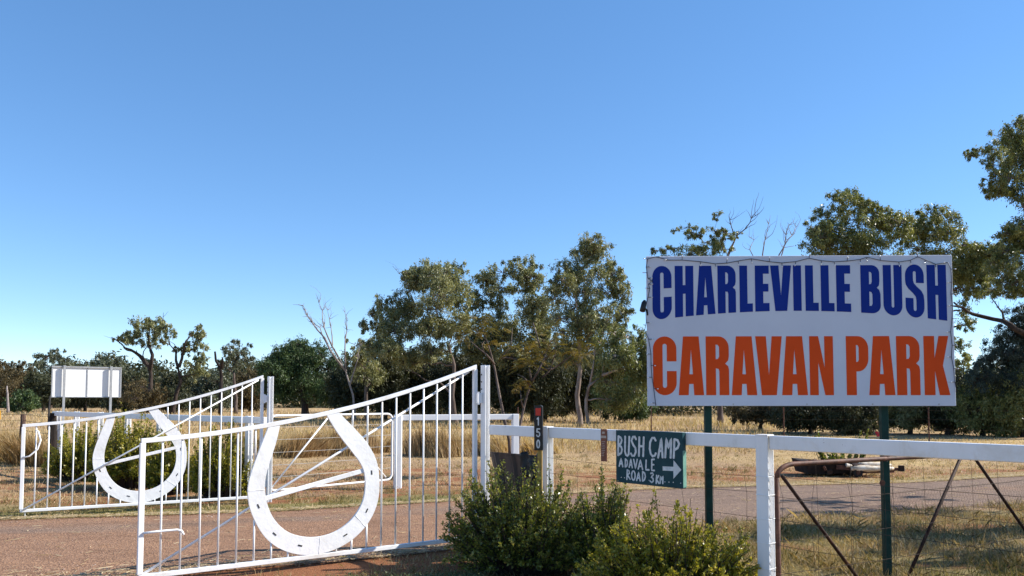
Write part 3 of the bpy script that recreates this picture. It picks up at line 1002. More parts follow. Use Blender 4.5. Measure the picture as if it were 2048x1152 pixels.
def stroke(mb, pts, w, face, toxy, X, N, thick=0.0015):
    """a brush stroke: ribbon with round ends along 2D points, as a thin prism"""
    P = [Vector(toxy(*p)) for p in pts]
    # densify
    Q = [P[0]]
    for a, b in zip(P[:-1], P[1:]):
        k = max(1, int((b - a).length / (w * 0.8)))
        for i in range(1, k + 1):
            Q.append(a.lerp(b, i / k))
    L_, R_ = [], []
    for i, p in enumerate(Q):
        t = (Q[min(i + 1, len(Q) - 1)] - Q[max(i - 1, 0)])
        t.normalize()
        n = Vector((-t.y, t.x))
        ww = w / 2 * random.uniform(0.92, 1.08)
        if i == 0:
            for an in (150, 110, 75, 40):
                pass
        L_.append(p + n * ww)
        R_.append(p - n * ww)
    t0_ = (Q[1] - Q[0]).normalized()
    t1_ = (Q[-1] - Q[-2]).normalized()
    # quad strip
    b = len(mb.v)
    for q in range(len(Q)):
        for s in (L_[q], R_[q]):
            mb.v.append(face + X * s.x + ZUP * s.y + N * thick)
    for q in range(len(Q) - 1):
        i = b + 2 * q
        mb.f.append((i, i + 1, i + 3, i + 2))
    for c, tt in ((Q[0], -t0_), (Q[-1], t1_)):
        b = len(mb.v)
        nn = Vector((-tt.y, tt.x))
        for k in range(7):
            an = math.pi * k / 6
            s = c + (nn * math.cos(an) + tt * math.sin(an) * 0.8) * w / 2
            mb.v.append(face + X * s.x + ZUP * s.y + N * (thick + 0.0003))
        mb.f.append(tuple(range(b, b + 7)))


def ell(cx, cy, rx, ry, a0, a1, n=10):
    return [(cx + rx * math.cos(R(a0 + (a1 - a0) * i / n)), cy + ry * math.sin(R(a0 + (a1 - a0) * i / n))) for i in range(n + 1)]


CAMP = [  # letter, stroke width (crop px), strokes
    (28, [[(398, 240), (392, 520)], [(398, 240), (440, 262), (455, 300), (440, 345), (400, 375)], [(400, 375), (445, 395), (458, 440), (445, 490), (392, 520)]]),      # B
    (28, [[(510, 245), (505, 470), (520, 520), (545, 535), (565, 510), (578, 250)]]),                                                                              # U
    (28, [[(685, 290), (665, 250), (635, 255), (612, 310), (640, 375), (675, 420), (680, 480), (655, 535), (620, 535), (602, 500)]]),                              # S
    (28, [[(738, 260), (728, 540)], [(808, 262), (796, 545)], [(734, 395), (802, 395)]]),                                                                          # H
    (28, [[(990, 315), (970, 275), (935, 275), (905, 340), (898, 430), (912, 510), (940, 550), (975, 540), (990, 505)]]),                                         # C
    (28, [[(1025, 570), (1075, 285), (1092, 570)], [(1045, 470), (1085, 470)]]),                                                                                  # A
    (28, [[(1130, 570), (1150, 285), (1180, 430), (1222, 290), (1210, 575)]]),                                                                                     # M
    (28, [[(1268, 300), (1255, 580)], [(1268, 300), (1315, 315), (1335, 370), (1315, 430), (1262, 460)]]),                                                         # P
    (20, [[(408, 685), (440, 570), (468, 695)], [(420, 650), (458, 650)]]),                                                                                        # A
    (20, [[(512, 580), (508, 698)], [(512, 580), (540, 605), (545, 650), (530, 690), (508, 698)]]),                                                                # D
    (20, [[(572, 705), (600, 585), (622, 715)], [(582, 670), (615, 672)]]),                                                                                        # A
    (20, [[(645, 590), (672, 725), (702, 590)]]),                                                                                                                  # V
    (20, [[(715, 735), (752, 600), (785, 745)], [(728, 695), (770, 697)]]),                                                                                        # A
    (20, [[(842, 605), (835, 748), (885, 752)]]),                                                                                                                  # L
    (20, [[(928, 600), (925, 760), (968, 762)], [(928, 598), (968, 595)], [(927, 675), (962, 675)]]),                                                              # E
    (20, [[(540, 745), (532, 885)], [(540, 745), (570, 760), (575, 795), (540, 820)], [(545, 822), (588, 885)]]),                                                  # R
    (20, [ell(638, 830, 28, 68, 0, 360, 16)]),                                                                                                                     # O
    (20, [[(690, 905), (722, 785), (745, 912)], [(702, 868), (738, 870)]]),                                                                                        # A
    (20, [[(785, 775), (782, 915)], [(785, 775), (818, 800), (828, 850), (812, 900), (782, 915)]]),                                                                # D
    (20, [[(910, 805), (940, 800), (950, 825), (918, 862), (945, 880), (948, 920), (925, 940), (902, 920)]]),                                                      # 3
    (20, [[(1000, 835), (992, 955)], [(1032, 840), (1000, 895), (1035, 958)]]),                                                                                    # K
    (20, [[(1050, 955), (1058, 850), (1072, 905), (1095, 850), (1090, 960)]]),                                                                                     # M
]
scale_camp = CW / (1380 - 352)
for w, strokes in CAMP:
    mb = MB()
    for k, s_ in enumerate(strokes):
        stroke(mb, s_, w * scale_camp * 1.05, CFACE, camp_uv, FU, FN, 0.0012 + 0.0007 * k)
    mb.build("letter", M["chalk"], cb)
arrow = [camp_uv(*p) for p in ((1090, 702), (1250, 712), (1252, 612), (1362, 760), (1248, 890), (1248, 775), (1092, 765))]
MB().prism([arrow], CFACE, FU, ZUP, FN, 0.0, 0.0015).build("arrow", M["chalk"], cb)
for x, y in ((442, 852), (495, 860), (885, 908), (1122, 935), (1182, 940), (1245, 945), (1352, 958)):
    u, z = camp_uv(x, y)
    q = CFACE + FU * u + ZUP * z
    MB().tube([q, q + FN * 0.002], 0.005, 6).build("rivet", M["chalk"], cb)

# brown trail marker hanging on the rail
ms = fpt(0.341, 0, 0.030)
mk = thing("trail_marker", ms + ZUP * 1.04, "narrow brown marker strip with pale print hanging on the rail", "sign")
bevel(MB().box(ms + FN * 0.005 + ZUP * 1.185, (0.072, 0.008, 0.295), (FU, FN, ZUP)).build("strip", M["brown"], mk), 0.002, 1)
MB().box(ms + FN * 0.0105 + ZUP * 1.262, (0.066, 0.002, 0.022), (FU, FN, ZUP)).build("print_band", M["cream"], mk)
MB().box(ms + FN * 0.0105 + ZUP * 1.300, (0.030, 0.002, 0.020), (FU, FN, ZUP)).build("print_emblem", M["cream"], mk)
for k in range(9):
    w = random.uniform(0.028, 0.046)
    MB().box(ms + FN * 0.0105 - FU * (0.046 - w) / 2 + ZUP * (1.218 - k * 0.016), (w, 0.002, 0.004), (FU, FN, ZUP)).build("print_line", M["cream"], mk)

# ------------------------------------------------------------------ 150 marker post
mx = at(1077, 900, 7.52)
MX, MN = FU.copy(), FN.copy()
yaw2 = R(14)
MX = Vector((math.cos(-yaw2), math.sin(-yaw2), 0)); MN = Vector((math.sin(-yaw2), -math.cos(-yaw2), 0))
gm = thing("number_marker", (mx.x, mx.y, 0), "black marker with red reflector and white number 150 on a timber stake", "marker")
zt, zb = 1.545, 1.105
hwid = 0.042
outline = [(-hwid, zb), (-hwid, zt - 0.006), (-hwid + 0.014, zt + 0.002), (hwid - 0.014, zt + 0.004), (hwid, zt - 0.010), (hwid, zb)]
O_ = Vector((mx.x, mx.y, 0))
bevel(MB().prism([outline], O_, MX, ZUP, MN, -0.03, 0.012).build("plate", M["black"], gm), 0.003, 1)
MB().prism([[(-0.026, zt - 0.098), (-0.026, zt - 0.024), (0.026, zt - 0.024), (0.026, zt - 0.098)]], O_, MX, ZUP, MN, 0.012, 0.016).build("reflector", M["red"], gm)
MB().box(O_ - MN * 0.012 + MX * 0.012 + ZUP * 0.56, (0.045, 0.03, 1.10), (MX, MN, ZUP)).build("stake", M["stake"], gm)
DIG = {'1': [[(-.5, .55), (.1, 1), (.1, -1)]],
       '5': [[(.75, 1), (-.55, 1), (-.65, .1), (.1, .25), (.7, -.05), (.75, -.6), (.2, -1), (-.45, -.95), (-.75, -.6)]],
       '0': [ell(0, 0, .68, 1.0, 0, 360, 18)]}
for ch, zc in (('1', 1.392), ('5', 1.278), ('0', 1.168)):
    mb = MB()
    for k, s_ in enumerate(DIG[ch]):
        stroke(mb, s_, 0.012, O_ + MN * 0.012, lambda x, y: (x * 0.020, zc + y * 0.038), MX, MN, 0.002)
    mb.build("numeral", M["numeral"], gm)

# ------------------------------------------------------------------ brown sheet behind the wires by the gate post
q0, q1 = fpt(-0.004, 0, -0.06), fpt(0.165, 0, -0.06)
bs = thing("brown_sheet", q0.lerp(q1, 0.5), "dark brown folded sheet leaning behind the wires beside the gate post", "sheet")
mb = MB()
nu, nv = 26, 14
for j in range(nv + 1):
    v = j / nv
    for i in range(nu + 1):
        u = i / nu
        uu = u * (1 - 0.20 * (1 - v)) + 0.20 * (1 - v)
        p = q0.lerp(q1, uu) + ZUP * (0.30 + 0.735 * v)
        fold = 0.022 * (abs(((u * 3.2 + 0.15) % 1) - 0.5) < 0.10) + 0.006 * math.sin(u * 25) + 0.01 * mnoise.noise(Vector((u * 4, v * 3, 1)))
        mb.v.append(p + FN * (fold - 0.16 * (1 - v) * 0.5))
for j in range(nv):
    for i in range(nu):
        a = j * (nu + 1) + i
        mb.f.append((a, a + 1, a + nu + 2, a + nu + 1))
o = mb.build("panel", M["sheet"], bs)
o.modifiers.new("thick", 'SOLIDIFY').thickness = 0.004
mb = MB()
for j in range(9):
    v = j / 8
    for i in range(15):
        u = i / 14
        p = q0.lerp(q1, 0.66 + 0.36 * u) + ZUP * (0.80 + 0.25 * v + 0.02 * math.sin(u * 9))
        mb.v.append(p + FN * (0.05 + 0.03 * mnoise.noise(Vector((u * 7, v * 4, 4))) + 0.02 * math.sin(u * 14 + v * 2)))
for j in range(8):
    for i in range(14):
        a = j * 15 + i
        mb.f.append((a, a + 1, a + 16, a + 15))
o = mb.build("plastic_wrap", M["black"], bs, True)
o.modifiers.new("thick", 'SOLIDIFY').thickness = 0.003

# ------------------------------------------------------------------ rusty farm gate leaning behind the fence
RG0, RG1 = Vector((2.085, 6.02, 0)), Vector((3.76, 6.92, 0))
RU = (RG1 - RG0).normalized()
RLEN = (RG1 - RG0).length
rg = thing("rusty_farm_gate", RG0, "rusty brown pipe farm gate with wire netting, leaning behind the white rail", "gate")
PR = lambda s, z, o=0.0: RG0 + RU * (s * RLEN) + ZUP * z + Vector((RU.y, -RU.x, 0)) * o
RT, RB, RE = 1.09, -0.035, 2.64
loop = []
for (cs_, cz, a0, a1) in ((0.10, RT - 0.10, 180, 90), (RE - 0.06, RT - 0.10, 90, 0), (RE - 0.06, RB + 0.1, 0, -90), (0.06, RB + 0.1, -90, -180)):
    for k in range(7):
        an = R(a0 + (a1 - a0) * k / 6)
        rx = 0.10 if cs_ < 1 and a0 == 180 else 0.06
        loop.append(PR(cs_ + rx * math.cos(an), cz + 0.10 * math.sin(an)))
loop.append(loop[0])
MB().tube(loop, 0.020, 10).build("pipe_frame", M["rust"], rg, True)
for s0, z0, s1, z1 in ((0.03, RT - 0.09, 0.56, RB), (1.27, RT - 0.02, 0.80, RB), (1.37, RT - 0.02, 2.0, RB), (2.62, RT - 0.09, 2.1, RB)):
    MB().tube([PR(s0, z0), PR(s1, z1)], 0.0145, 8).build("brace", M["rust_shaded"], rg, True)
for z, dz in ((0.80, 0.03), (0.50, 0.04), (0.24, 0.03)):
    MB().tube(sag(PR(0.0, z, 0.02), PR(RE, z + dz, 0.02), 0.02, 24, 0.004), 0.0022, 4).build("line_wire", M["wire"], rg)
for s in (0.22, 0.44, 0.66, 0.72, 0.95, 1.16, 1.33, 1.55, 1.8, 2.1, 2.4):
    MB().tube([PR(s, RT - 0.01, 0.02), PR(s + 0.01, 0.6, 0.024), PR(s, RB, 0.02)], 0.0016, 4).build("dropper_wire", M["wire"], rg)
# hexagonal netting on the right part of the gate
mb = MB()
hx = 0.045
cols = int(2.0 * RLEN / (hx * 0.5))
for r_ in range(0, 17):
    z = 0.06 + r_ * hx
    for c_ in range(int(1.92 * RLEN / hx)):
        s = 0.70 + (c_ + 0.5 * (r_ % 2)) * hx / RLEN
        if s > RE - 0.03:
            continue
        j = lambda: random.uniform(-0.003, 0.003)
        p = PR(s + j(), z + j(), 0.022)
        for ds, dz in ((-0.5, 0.5), (0.5, 0.5)):
            q = PR(s + ds * hx * 0.9 / RLEN, z + hx * 0.62, 0.022)
            mb.tube([p, q], 0.0006, 3, False)
        mb.tube([p, PR(s, z - hx * 0.35, 0.022)], 0.0006, 3, False)
nt_ = mb.build("wire_netting", M["wire"], rg)
nt_["kind"] = "stuff"
dq = at(1765, 966, 6.60)
MB().tube([dq, dq + Vector((0.0, 0.006, 0))], 0.025, 14).build("round_plate", M["rust"], rg)
MB().tube([PR(0.69, RT + 0.024, 0.0), PR(0.69, RT - 0.022, 0.022), PR(0.70, RT - 0.024, -0.02), PR(0.70, RT + 0.022, -0.02), PR(0.71, RT + 0.024, 0.022)], 0.004, 5).build("tie_wire", M["dark"], rg)

# ------------------------------------------------------------------ blank billboard, far left
BY = 28.0
b_l, b_r = at(105, 733, BY - 0.6), at(242, 737, BY + 0.75)
BX = Vector((b_r.x - b_l.x, b_r.y - b_l.y, 0))
BWd = BX.length
BX.normalize()
BN = Vector((BX.y, -BX.x, 0))
bz1, bz0 = at(105, 733, BY - 0.6).z, at(105, 794, BY - 0.6).z
bb = thing("billboard", (b_l + (b_r - b_l) / 2).to_2d().to_3d(), "blank white two panel billboard on steel posts in the dry field", "billboard")
Bo = Vector((b_l.x, b_l.y, bz0))
for k in range(2):
    MB().box(Bo + BX * BWd * (0.25 + 0.5 * k) + ZUP * (bz1 - bz0) / 2, (BWd / 2 - 0.03, 0.03, bz1 - bz0 - 0.02), (BX, BN, ZUP)).build("panel", M["panel_white"], bb)
MB().box(Bo + BX * BWd / 2 + BN * 0.02 + ZUP * (bz1 - bz0), (BWd + 0.04, 0.08, 0.05), (BX, BN, ZUP)).build("frame_bar", M["galv"], bb)
MB().box(Bo + BX * BWd / 2 + BN * 0.012, (BWd + 0.04, 0.05, 0.03), (BX, BN, ZUP)).build("frame_bar", M["galv"], bb)
for t in (0.0, 1.0):
    MB().box(Bo + BX * BWd * t + BN * 0.012 + ZUP * (bz1 - bz0) / 2, (0.04, 0.06, bz1 - bz0), (BX, BN, ZUP)).build("frame_bar", M["galv"], bb)
MB().box(Bo + BX * BWd * 0.5 + BN * 0.014 + ZUP * (bz1 - bz0) / 2, (0.035, 0.04, bz1 - bz0 - 0.06), (BX, BN, ZUP)).build("frame_bar", M["galv"], bb)
for t in (0.165, 0.845):
    c = Bo + BX * BWd * t + BN * 0.11
    MB().box(Vector((c.x, c.y, (bz1 + 0.05) / 2)), (0.075, 0.075, bz1 + 0.05), (BX, BN, ZUP)).build("post", M["galv"], bb)

# ------------------------------------------------------------------ old timber posts and wires, far left
def old_post(px, ytop, Y, r, lab, mat, lean=0.0, group=None):
    b = at(px, 900, Y)
    top = at(px, ytop, Y)
    t = thing("timber_post", (b.x, Y, 0), lab, "post", group)
    pts, rad = [], []
    for i in range(7):
        k = i / 6
        pts.append(Vector((b.x + lean * k + random.uniform(-.006, .006), Y, -0.05 + (top.z + 0.05) * k)))
        rad.append(r * (1.05 - 0.15 * k + random.uniform(-0.08, 0.08)))
    MB().tube(pts, rad, 9).build("stump", mat, t)
    return t, pts[-1]


t, ptop = old_post(105, 826, 17.9, 0.095, "charred dark timber strainer post at the end of the far rail", M["charred"])
pk = at(102, 792, 17.85)
MB().tube([Vector((pk.x, 17.78, 0.9)), Vector((pk.x + 0.02, 17.78, pk.z))], 0.022, 5).build("picket", M["dark"], t)
t2, pt2 = old_post(41, 829, 20.5, 0.07, "leaning weathered grey timber post in the dry grass at the far left", M["oldwood"], 0.05)
t4, pt4 = old_post(218, 838, 16.9, 0.075, "dark timber stump post behind the shrubs and far rail", M["charred"])
wf = thing("wire_fence", (pt2.x, 20.5, 0), "barbed wire fence strung through the dry grass at the far left", "fence")
for z in (1.22, 1.05, 0.8):
    MB().tube(sag(Vector((-10.75, 17.9, z)), Vector((pt2.x, 20.5, z)), 0.02, 6), 0.005, 4).build("line_wire", M["wire"], wf)
    MB().tube(sag(Vector((pt2.x, 20.5, z)), Vector((pt2.x - 4.5, 22.5, z)), 0.04, 6), 0.005, 4).build("line_wire", M["wire"], wf)
ym = at(-1, 830, 20.6)
ys_ = thing("yellow_marker", (ym.x - 0.03, ym.y, 0), "yellow marker plate on a post cut off by the left edge", "marker")
bevel(MB().box((ym.x - 0.03, ym.y, ym.z), (0.12, 0.02, 0.24)).build("plate", M["yellow"], ys_), 0.01, 2)
MB().tube([(ym.x - 0.03, ym.y + 0.03, 0), (ym.x - 0.03, ym.y + 0.03, ym.z + 0.1)], 0.02, 6).build("post", M["galv"], ys_)

# wire fence along the tree line
wf2 = thing("wire_fence", (3, 27, 0), "low wire fence with steel pickets along the dry grass before the trees", "fence")
LF = [Vector((0.2, 26.2, 0)), Vector((4.75, 26.0, 0)), Vector((9.2, 25.8, 0)), Vector((14.0, 25.6, 0)), Vector((19.5, 25.4, 0))]
for p in LF:
    MB().tube([p, p + ZUP * 1.36], 0.022, 5).build("picket", M["rust"], wf2)
for z in (1.25, 0.95, 0.6):
    for a, b in zip(LF[:-1], LF[1:]):
        MB().tube(sag(a + ZUP * z, b + ZUP * z, 0.015, 6), 0.0018, 4).build("line_wire", M["wire"], wf2)

# ------------------------------------------------------------------ old cart used as a planter
CY_ = 16.3
c0 = at(1598, 935, CY_)
oc = thing("derelict_cart", at(1690, 946, CY_).to_2d().to_3d(), "derelict rusty cart with bleached logs standing on the dry grass across the driveway", "cart")
cx0, cx1 = at(1598, 930, CY_).x, at(1790, 930, CY_).x
xm = cx0 + (cx1 - cx0) * 0.50
mb = MB()
mb.hexa([(cx0 + .05, CY_ - .35, .06), (xm - .1, CY_ - .35, .07), (xm - .1, CY_ + .35, .07), (cx0 + .05, CY_ + .35, .06),
         (cx0 - .01, CY_ - .42, .30), (xm, CY_ - .40, .25), (xm, CY_ + .40, .25), (cx0 - .01, CY_ + .42, .34)])
mb.build("tray", M["charred"], oc)
MB().bar((cx0 + 0.03, CY_ - .44, .345), (xm - 0.1, CY_ - .42, .27), 0.03, 0.05).build("side_board", M["charred"], oc)
MB().bar((cx0 + .6, CY_ - .46, .21), (cx0 + .95, CY_ - .46, .19), 0.02, 0.09).build("side_board", M["rust"], oc)
MB().bar((cx0 + .3, CY_, .10), (cx1 + .03, CY_ - .05, .13), 0.06, 0.06).build("drawbar", M["rust"], oc)
for x, y in ((cx0 + 1.02, CY_ - .52), (cx0 + .98, CY_ + .44)):
    ring = []
    for k in range(17):
        an = 2 * math.pi * k / 16
        ring.append(Vector((x + 0.075 * math.cos(an), y, 0.10 + 0.075 * math.sin(an))))
    w = MB().tube(ring, 0.026, 7, False).build("wheel", M["tyre"], oc, True)
    MB().tube([(x, y - 0.02, 0.10), (x, y + 0.02, 0.10)], 0.045, 10).build("rim", M["rust"], w)
for dy, z, x0_, x1_, r in ((-0.50, 0.185, xm - .14, cx1 - .28, 0.062), (-0.38, 0.25, xm + .06, cx1 - .26, 0.056), (-0.46, 0.15, xm + .02, cx1 - .40, 0.035)):
    pts = [Vector((x0_ + (x1_ - x0_) * k / 6, CY_ + dy, z + random.uniform(-.012, .012))) for k in range(7)]
    MB().tube(pts, [r * (0.6 if k == 0 else 1 - 0.5 * (k / 6) ** 3) for k in range(7)], 9).build("log", M["bleached"], oc, True)
MB().tube([(cx0 + .80, CY_ - .47, .25), (cx0 + .92, CY_ - .47, .235)], [0.045, 0.025], 8).build("pale_block", M["bleached"], oc)
MB().bar((xm + 0.1, CY_ - .40, .11), (cx1 - .25, CY_ - .40, .13), 0.14, 0.06).build("axle_beam", M["rust"], oc)
for k in range(16):
    x = cx0 + 0.08 + (cx1 - cx0 - 0.3) * random.random()
    ax = Euler((random.uniform(-.5, .5), random.uniform(-.5, .5), random.uniform(0, 3))).to_matrix()
    MB().box((x, CY_ - random.uniform(0.1, 0.5), random.uniform(0.08, 0.24 if x > xm else 0.36)), (random.uniform(.1, .3), random.uniform(.04, .1), random.uniform(.04, .09)),
             (ax.col[0].copy(), ax.col[1].copy(), ax.col[2].copy())).build("scrap", M[random.choice(("charred", "charred", "rust", "oldwood"))], oc)
MB().box((cx1 - 0.02, CY_ - 0.3, 0.17), (0.09, 0.09, 0.12)).build("hitch", M["charred"], oc)

# ------------------------------------------------------------------ vegetation builders
def limb_pts(p0, p1, bend, n, rng):
    d = p1 - p0
    side = Vector(rng.normal(size=3)) * bend * d.length
    side.z = abs(side.z) * 0.3 - 0.05 * d.length * bend
    out = []
    for i in range(n + 1):
        t = i / n
        p = p0.lerp(p1, t) + side * math.sin(math.pi * t)
        if 0 < i < n:
            p += Vector(rng.normal(size=3)) * 0.022 * d.length
        out.append(p)
    return out


def make_tree(name, label, base_px, Y, trunk_px, r0, clumps, leaf, bark, group, dens=0.40, lsize=1.0, wood=None, cat="tree", spread=0.55, tuft=1.0, seed=0, twig=True, base_x=None, droop=0.7, pxs=None, aspect=0.30, wcl=(), fill=0.8):
    """trunk_px: photo pixels from foot to fork; clumps: (px, py, rx, ry) leaf masses; wood: bare branches as pixel polylines"""
    rng = np.random.default_rng(seed + 100)
    m = Y / F
    foot = at(trunk_px[0][0], trunk_px[0][1], Y)
    foot.z = -0.1
    t0 = thing(name, (foot.x, foot.y, 0), label, cat, group)
    tp = [foot] + [at(x, y, Y + rng.normal() * 0.15) for x, y in trunk_px[1:]]
    # smooth the trunk
    tr = [tp[0]]
    for a, b in zip(tp[:-1], tp[1:]):
        for k in (1, 2, 3):
            q = a.lerp(b, k / 3)
            if k < 3:
                q += Vector(rng.normal(size=3)) * 0.012 * (b - a).length
            tr.append(q)
    n = len(tr)
    rad = [r0 * (1.25 if i == 0 else 1.0) * (1 - 0.55 * i / (n - 1)) for i in range(n)]
    MB().tube(tr, rad, 9).build("trunk", M[bark], t0, True)
    # connect the leaf masses to trunk or to lower masses
    br = MB()
    nodes = [(tr[i], rad[i]) for i in range(max(1, n // 3), n)]
    cl = []
    for (px, py, rx, ry) in clumps:
        dy = rng.uniform(-1, 1) * spread * 60 * m
        cl.append((at(px, py, Y + dy), rx * m, ry * m))
    cl += [(Vector(c), rx_, rz_) for c, rx_, rz_ in wcl]
    nf = len(cl)
    for k in range(int(nf * fill) if nf > 3 else 0):
        a = cl[rng.integers(0, nf)]
        near = sorted(cl[:nf], key=lambda q: (q[0] - a[0]).length)[1:4]
        b = near[rng.integers(0, len(near))]
        c = a[0].lerp(b[0], rng.uniform(0.35, 0.65)) + Vector((0, rng.normal() * a[1] * 0.8, -rng.uniform(0.0, 0.5) * a[2]))
        cl.append((c, (a[1] + b[1]) * 0.5, (a[2] + b[2]) * 0.5))
    top = tr[-1]
    cl.sort(key=lambda c: (c[0] - top).length)
    for c, rx, ry in cl:
        best, bd_ = None, 1e9
        for p, r_ in nodes:
            d = (c - p).length + 2.5 * max(0, p.z - c.z + 0.2 * ry)
            if d < bd_:
                best, bd_ = (p, r_), d
        p, r_ = best
        pts = limb_pts(p, c, 0.13, 6, rng)
        r1 = max(min(r_ * 0.62, 0.10 * math.sqrt(rx)), 0.012)
        rr = [r1 * (1 - 0.62 * i / 6) for i in range(7)]
        br.tube(pts, rr, 6, False)
        nodes += [(pts[3], rr[3]), (pts[5], rr[5]), (pts[6], rr[6])]
    for w in wood or []:
        pw = [at(x, y, Y + rng.uniform(-1.2, 1.2)) if i else at(x, y, Y) for i, (x, y) in enumerate(w[0])]
        nn = len(pw)
        q = [pw[0]]
        for a, b in zip(pw[:-1], pw[1:]):
            q += [a.lerp(b, 0.5) + Vector(rng.normal(size=3)) * 0.03 * (b - a).length, b]
        br.tube(q, [w[1] * m * (1 - 0.75 * i / (len(q) - 1)) for i in range(len(q))], 6, False)
        for _ in range(w[2] if len(w) > 2 else 0):
            k = rng.integers(len(q) // 2, len(q))
            d = (q[-1] - q[0]).normalized()
            e = q[k] + (d + Vector(rng.normal(size=3)) * 0.45) * rng.uniform(8, 26) * m
            pts = limb_pts(q[k], e, 0.15, 4, rng)
            br.tube(pts, [w[1] * m * 0.32, w[1] * m * .26, w[1] * m * .2, w[1] * m * .14, w[1] * m * .08], 4, False)
    LV, TT = [], []
    L0 = (pxs or 5.6) * m * lsize
    for c, rx, ry in cl:
        area_px = math.pi * (rx / m) * (ry / m)
        nl = int(area_px * dens * 1.45 / lsize ** 2)
        ntuft = max(6, int(area_px / 105 / tuft))
        u = rng.normal(size=(ntuft, 3))
        u = unit(u) * (rng.uniform(0.15, 1.0, size=(ntuft, 1)) ** 0.55)
        T = np.array(c) + u * np.array([rx, (rx + ry) * 0.5, ry])[None, :] * 1.16
        if twig:
            for q in T:
                qv = Vector(q)
                s = c.lerp(qv, rng.uniform(0.0, 0.25))
                mid = s.lerp(qv, 0.5) + Vector(rng.normal(size=3)) * 0.08 * (qv - s).length
                rt = max(0.0035, min(0.02, 0.55 * m))
                br.tube([s, mid, qv], [rt * 1.6, rt * 1.1, rt * 0.5], 3, False)
        wgt = rng.uniform(0.3, 1.0, size=ntuft)
        k = rng.choice(ntuft, size=nl, p=wgt / wgt.sum())
        sg_ = (0.195 * math.sqrt(rx * ry)) * min(tuft, 1.0) ** 0.5
        sz = rng.uniform(0.6, 1.25, size=ntuft)
        off = rng.normal(size=(nl, 3)) * np.array([0.85, 0.85, 1.0])[None, :] * sg_ * sz[k][:, None]
        C = T[k] + off
        ax = np.zeros((nl, 3))
        ax[:, 2] = -droop
        ax += unit(off) * 0.6
        LL = L0 * rng.uniform(0.65, 1.35, size=nl)
        LV.append(leaves(C, ax, LL, LL * aspect * rng.uniform(0.75, 1.3, size=nl), rng, 0.55))
        tt = rng.uniform(0.15, 0.75, size=ntuft)
        TT.append(tt[k] + rng.normal(size=nl) * 0.16)
    if br.v:
        br.build("branches", M[bark], t0, True)
    if LV:
        quads_mesh("crown", np.concatenate(LV), np.concatenate(TT), M[leaf], t0)
    return t0


GC = "gum trees along the far edge of the clearing"
GL_ = "trees of the distant left-hand wood"
GR = "gum trees behind the caravan park board"
GS = "dark scrub trees under the gums"

# far left wood
make_tree("gum_tree", "blue grey gum rising behind the blank billboard's left end", 0, 130, [(100, 818), (102, 770), (100, 735)], 0.28,
          [(85, 712, 17, 10), (115, 706, 18, 9), (100, 732, 32, 14), (128, 722, 12, 10), (75, 726, 14, 10), (105, 755, 40, 18), (140, 750, 25, 18)], "gum_blue", "bark_grey", GL_, seed=1)
make_tree("scrub_tree", "olive brown tree at the far left edge of the wood", 0, 110, [(20, 818), (22, 785), (25, 760)], 0.25,
          [(10, 745, 24, 18), (40, 742, 24, 18), (-20, 750, 30, 22), (20, 770, 40, 20), (55, 765, 28, 22), (5, 730, 14, 9), (38, 728, 12, 8)], "brownscrub", "bark_dark", GL_, seed=2, dens=0.5)
make_tree("scrub_tree", "dark olive tree between the round bush and the billboard", 0, 104, [(88, 818), (86, 790), (88, 770)], 0.22,
          [(70, 760, 22, 18), (98, 770, 26, 22), (85, 785, 30, 18), (112, 790, 20, 18), (60, 775, 18, 16)], "scrub", "bark_dark", GL_, seed=3, dens=0.55)
make_tree("round_bush", "round dense green bush in front of the wood, left of the billboard", 0, 92, [(46, 822), (46, 806), (46, 800)], 0.16,
          [(45, 797, 26, 18), (30, 806, 17, 14), (62, 806, 16, 14), (46, 810, 28, 10)], "dense", "bark_dark", GL_, seed=4, dens=0.6, cat="bush")
make_tree("dead_tree", "thin pale dead trunk standing in front of the wood at the far left", 0, 88, [(16, 822), (15, 795), (14, 772)], 0.16, [], "gum", "dead", GL_, seed=5)
make_tree("gum_tree", "small blue grey gum peeping over the billboard's right end", 0, 140, [(215, 818), (213, 770), (212, 735)], 0.26,
          [(205, 716, 16, 8), (222, 712, 15, 8), (190, 728, 20, 10), (230, 728, 18, 11), (212, 745, 36, 14), (165, 738, 22, 12), (180, 755, 30, 16)], "gum_blue", "bark_grey", GL_, seed=6)
make_tree("scrub_tree", "dark tree standing behind the billboard's panels", 0, 112, [(170, 820), (170, 790), (170, 770)], 0.22,
          [(150, 770, 30, 25), (190, 775, 30, 25), (225, 775, 30, 25), (130, 790, 25, 22), (210, 795, 35, 20), (165, 800, 30, 16)], "scrub", "bark_dark", GL_, seed=7, dens=0.5)
make_tree("scrub_tree", "bare twiggy brown bush right of the billboard posts", 0, 82, [(280, 822), (281, 800), (283, 790)], 0.12,
          [(262, 778, 26, 22), (290, 775, 26, 24), (312, 790, 22, 20), (270, 800, 30, 16), (300, 805, 30, 14)], "brownscrub", "bark_dark", GL_, seed=8, dens=0.22, cat="bush")
make_tree("gum_tree", "spreading gum with crooked dark limbs right of the blank billboard", 0, 86, [(302, 822), (300, 785), (302, 752), (300, 735)], 0.34,
          [(280, 648, 22, 12), (305, 645, 22, 12), (328, 655, 16, 10), (292, 662, 26, 12), (262, 668, 16, 9), (243, 683, 14, 8), (312, 676, 24, 9), (340, 668, 12, 10), (270, 684, 16, 8), (300, 690, 20, 7), (255, 676, 12, 7)],
          "gum", "bark_dark", GL_, seed=9, wood=[([(300, 735), (280, 712), (262, 700), (245, 690)], 5.0, 3), ([(300, 740), (305, 710), (300, 690), (296, 668)], 4.5, 2), ([(320, 650), (326, 638), (327, 625)], 1.2, 1), ([(240, 685), (228, 678), (222, 675)], 1.2, 1)], dens=0.46, spread=0.35)
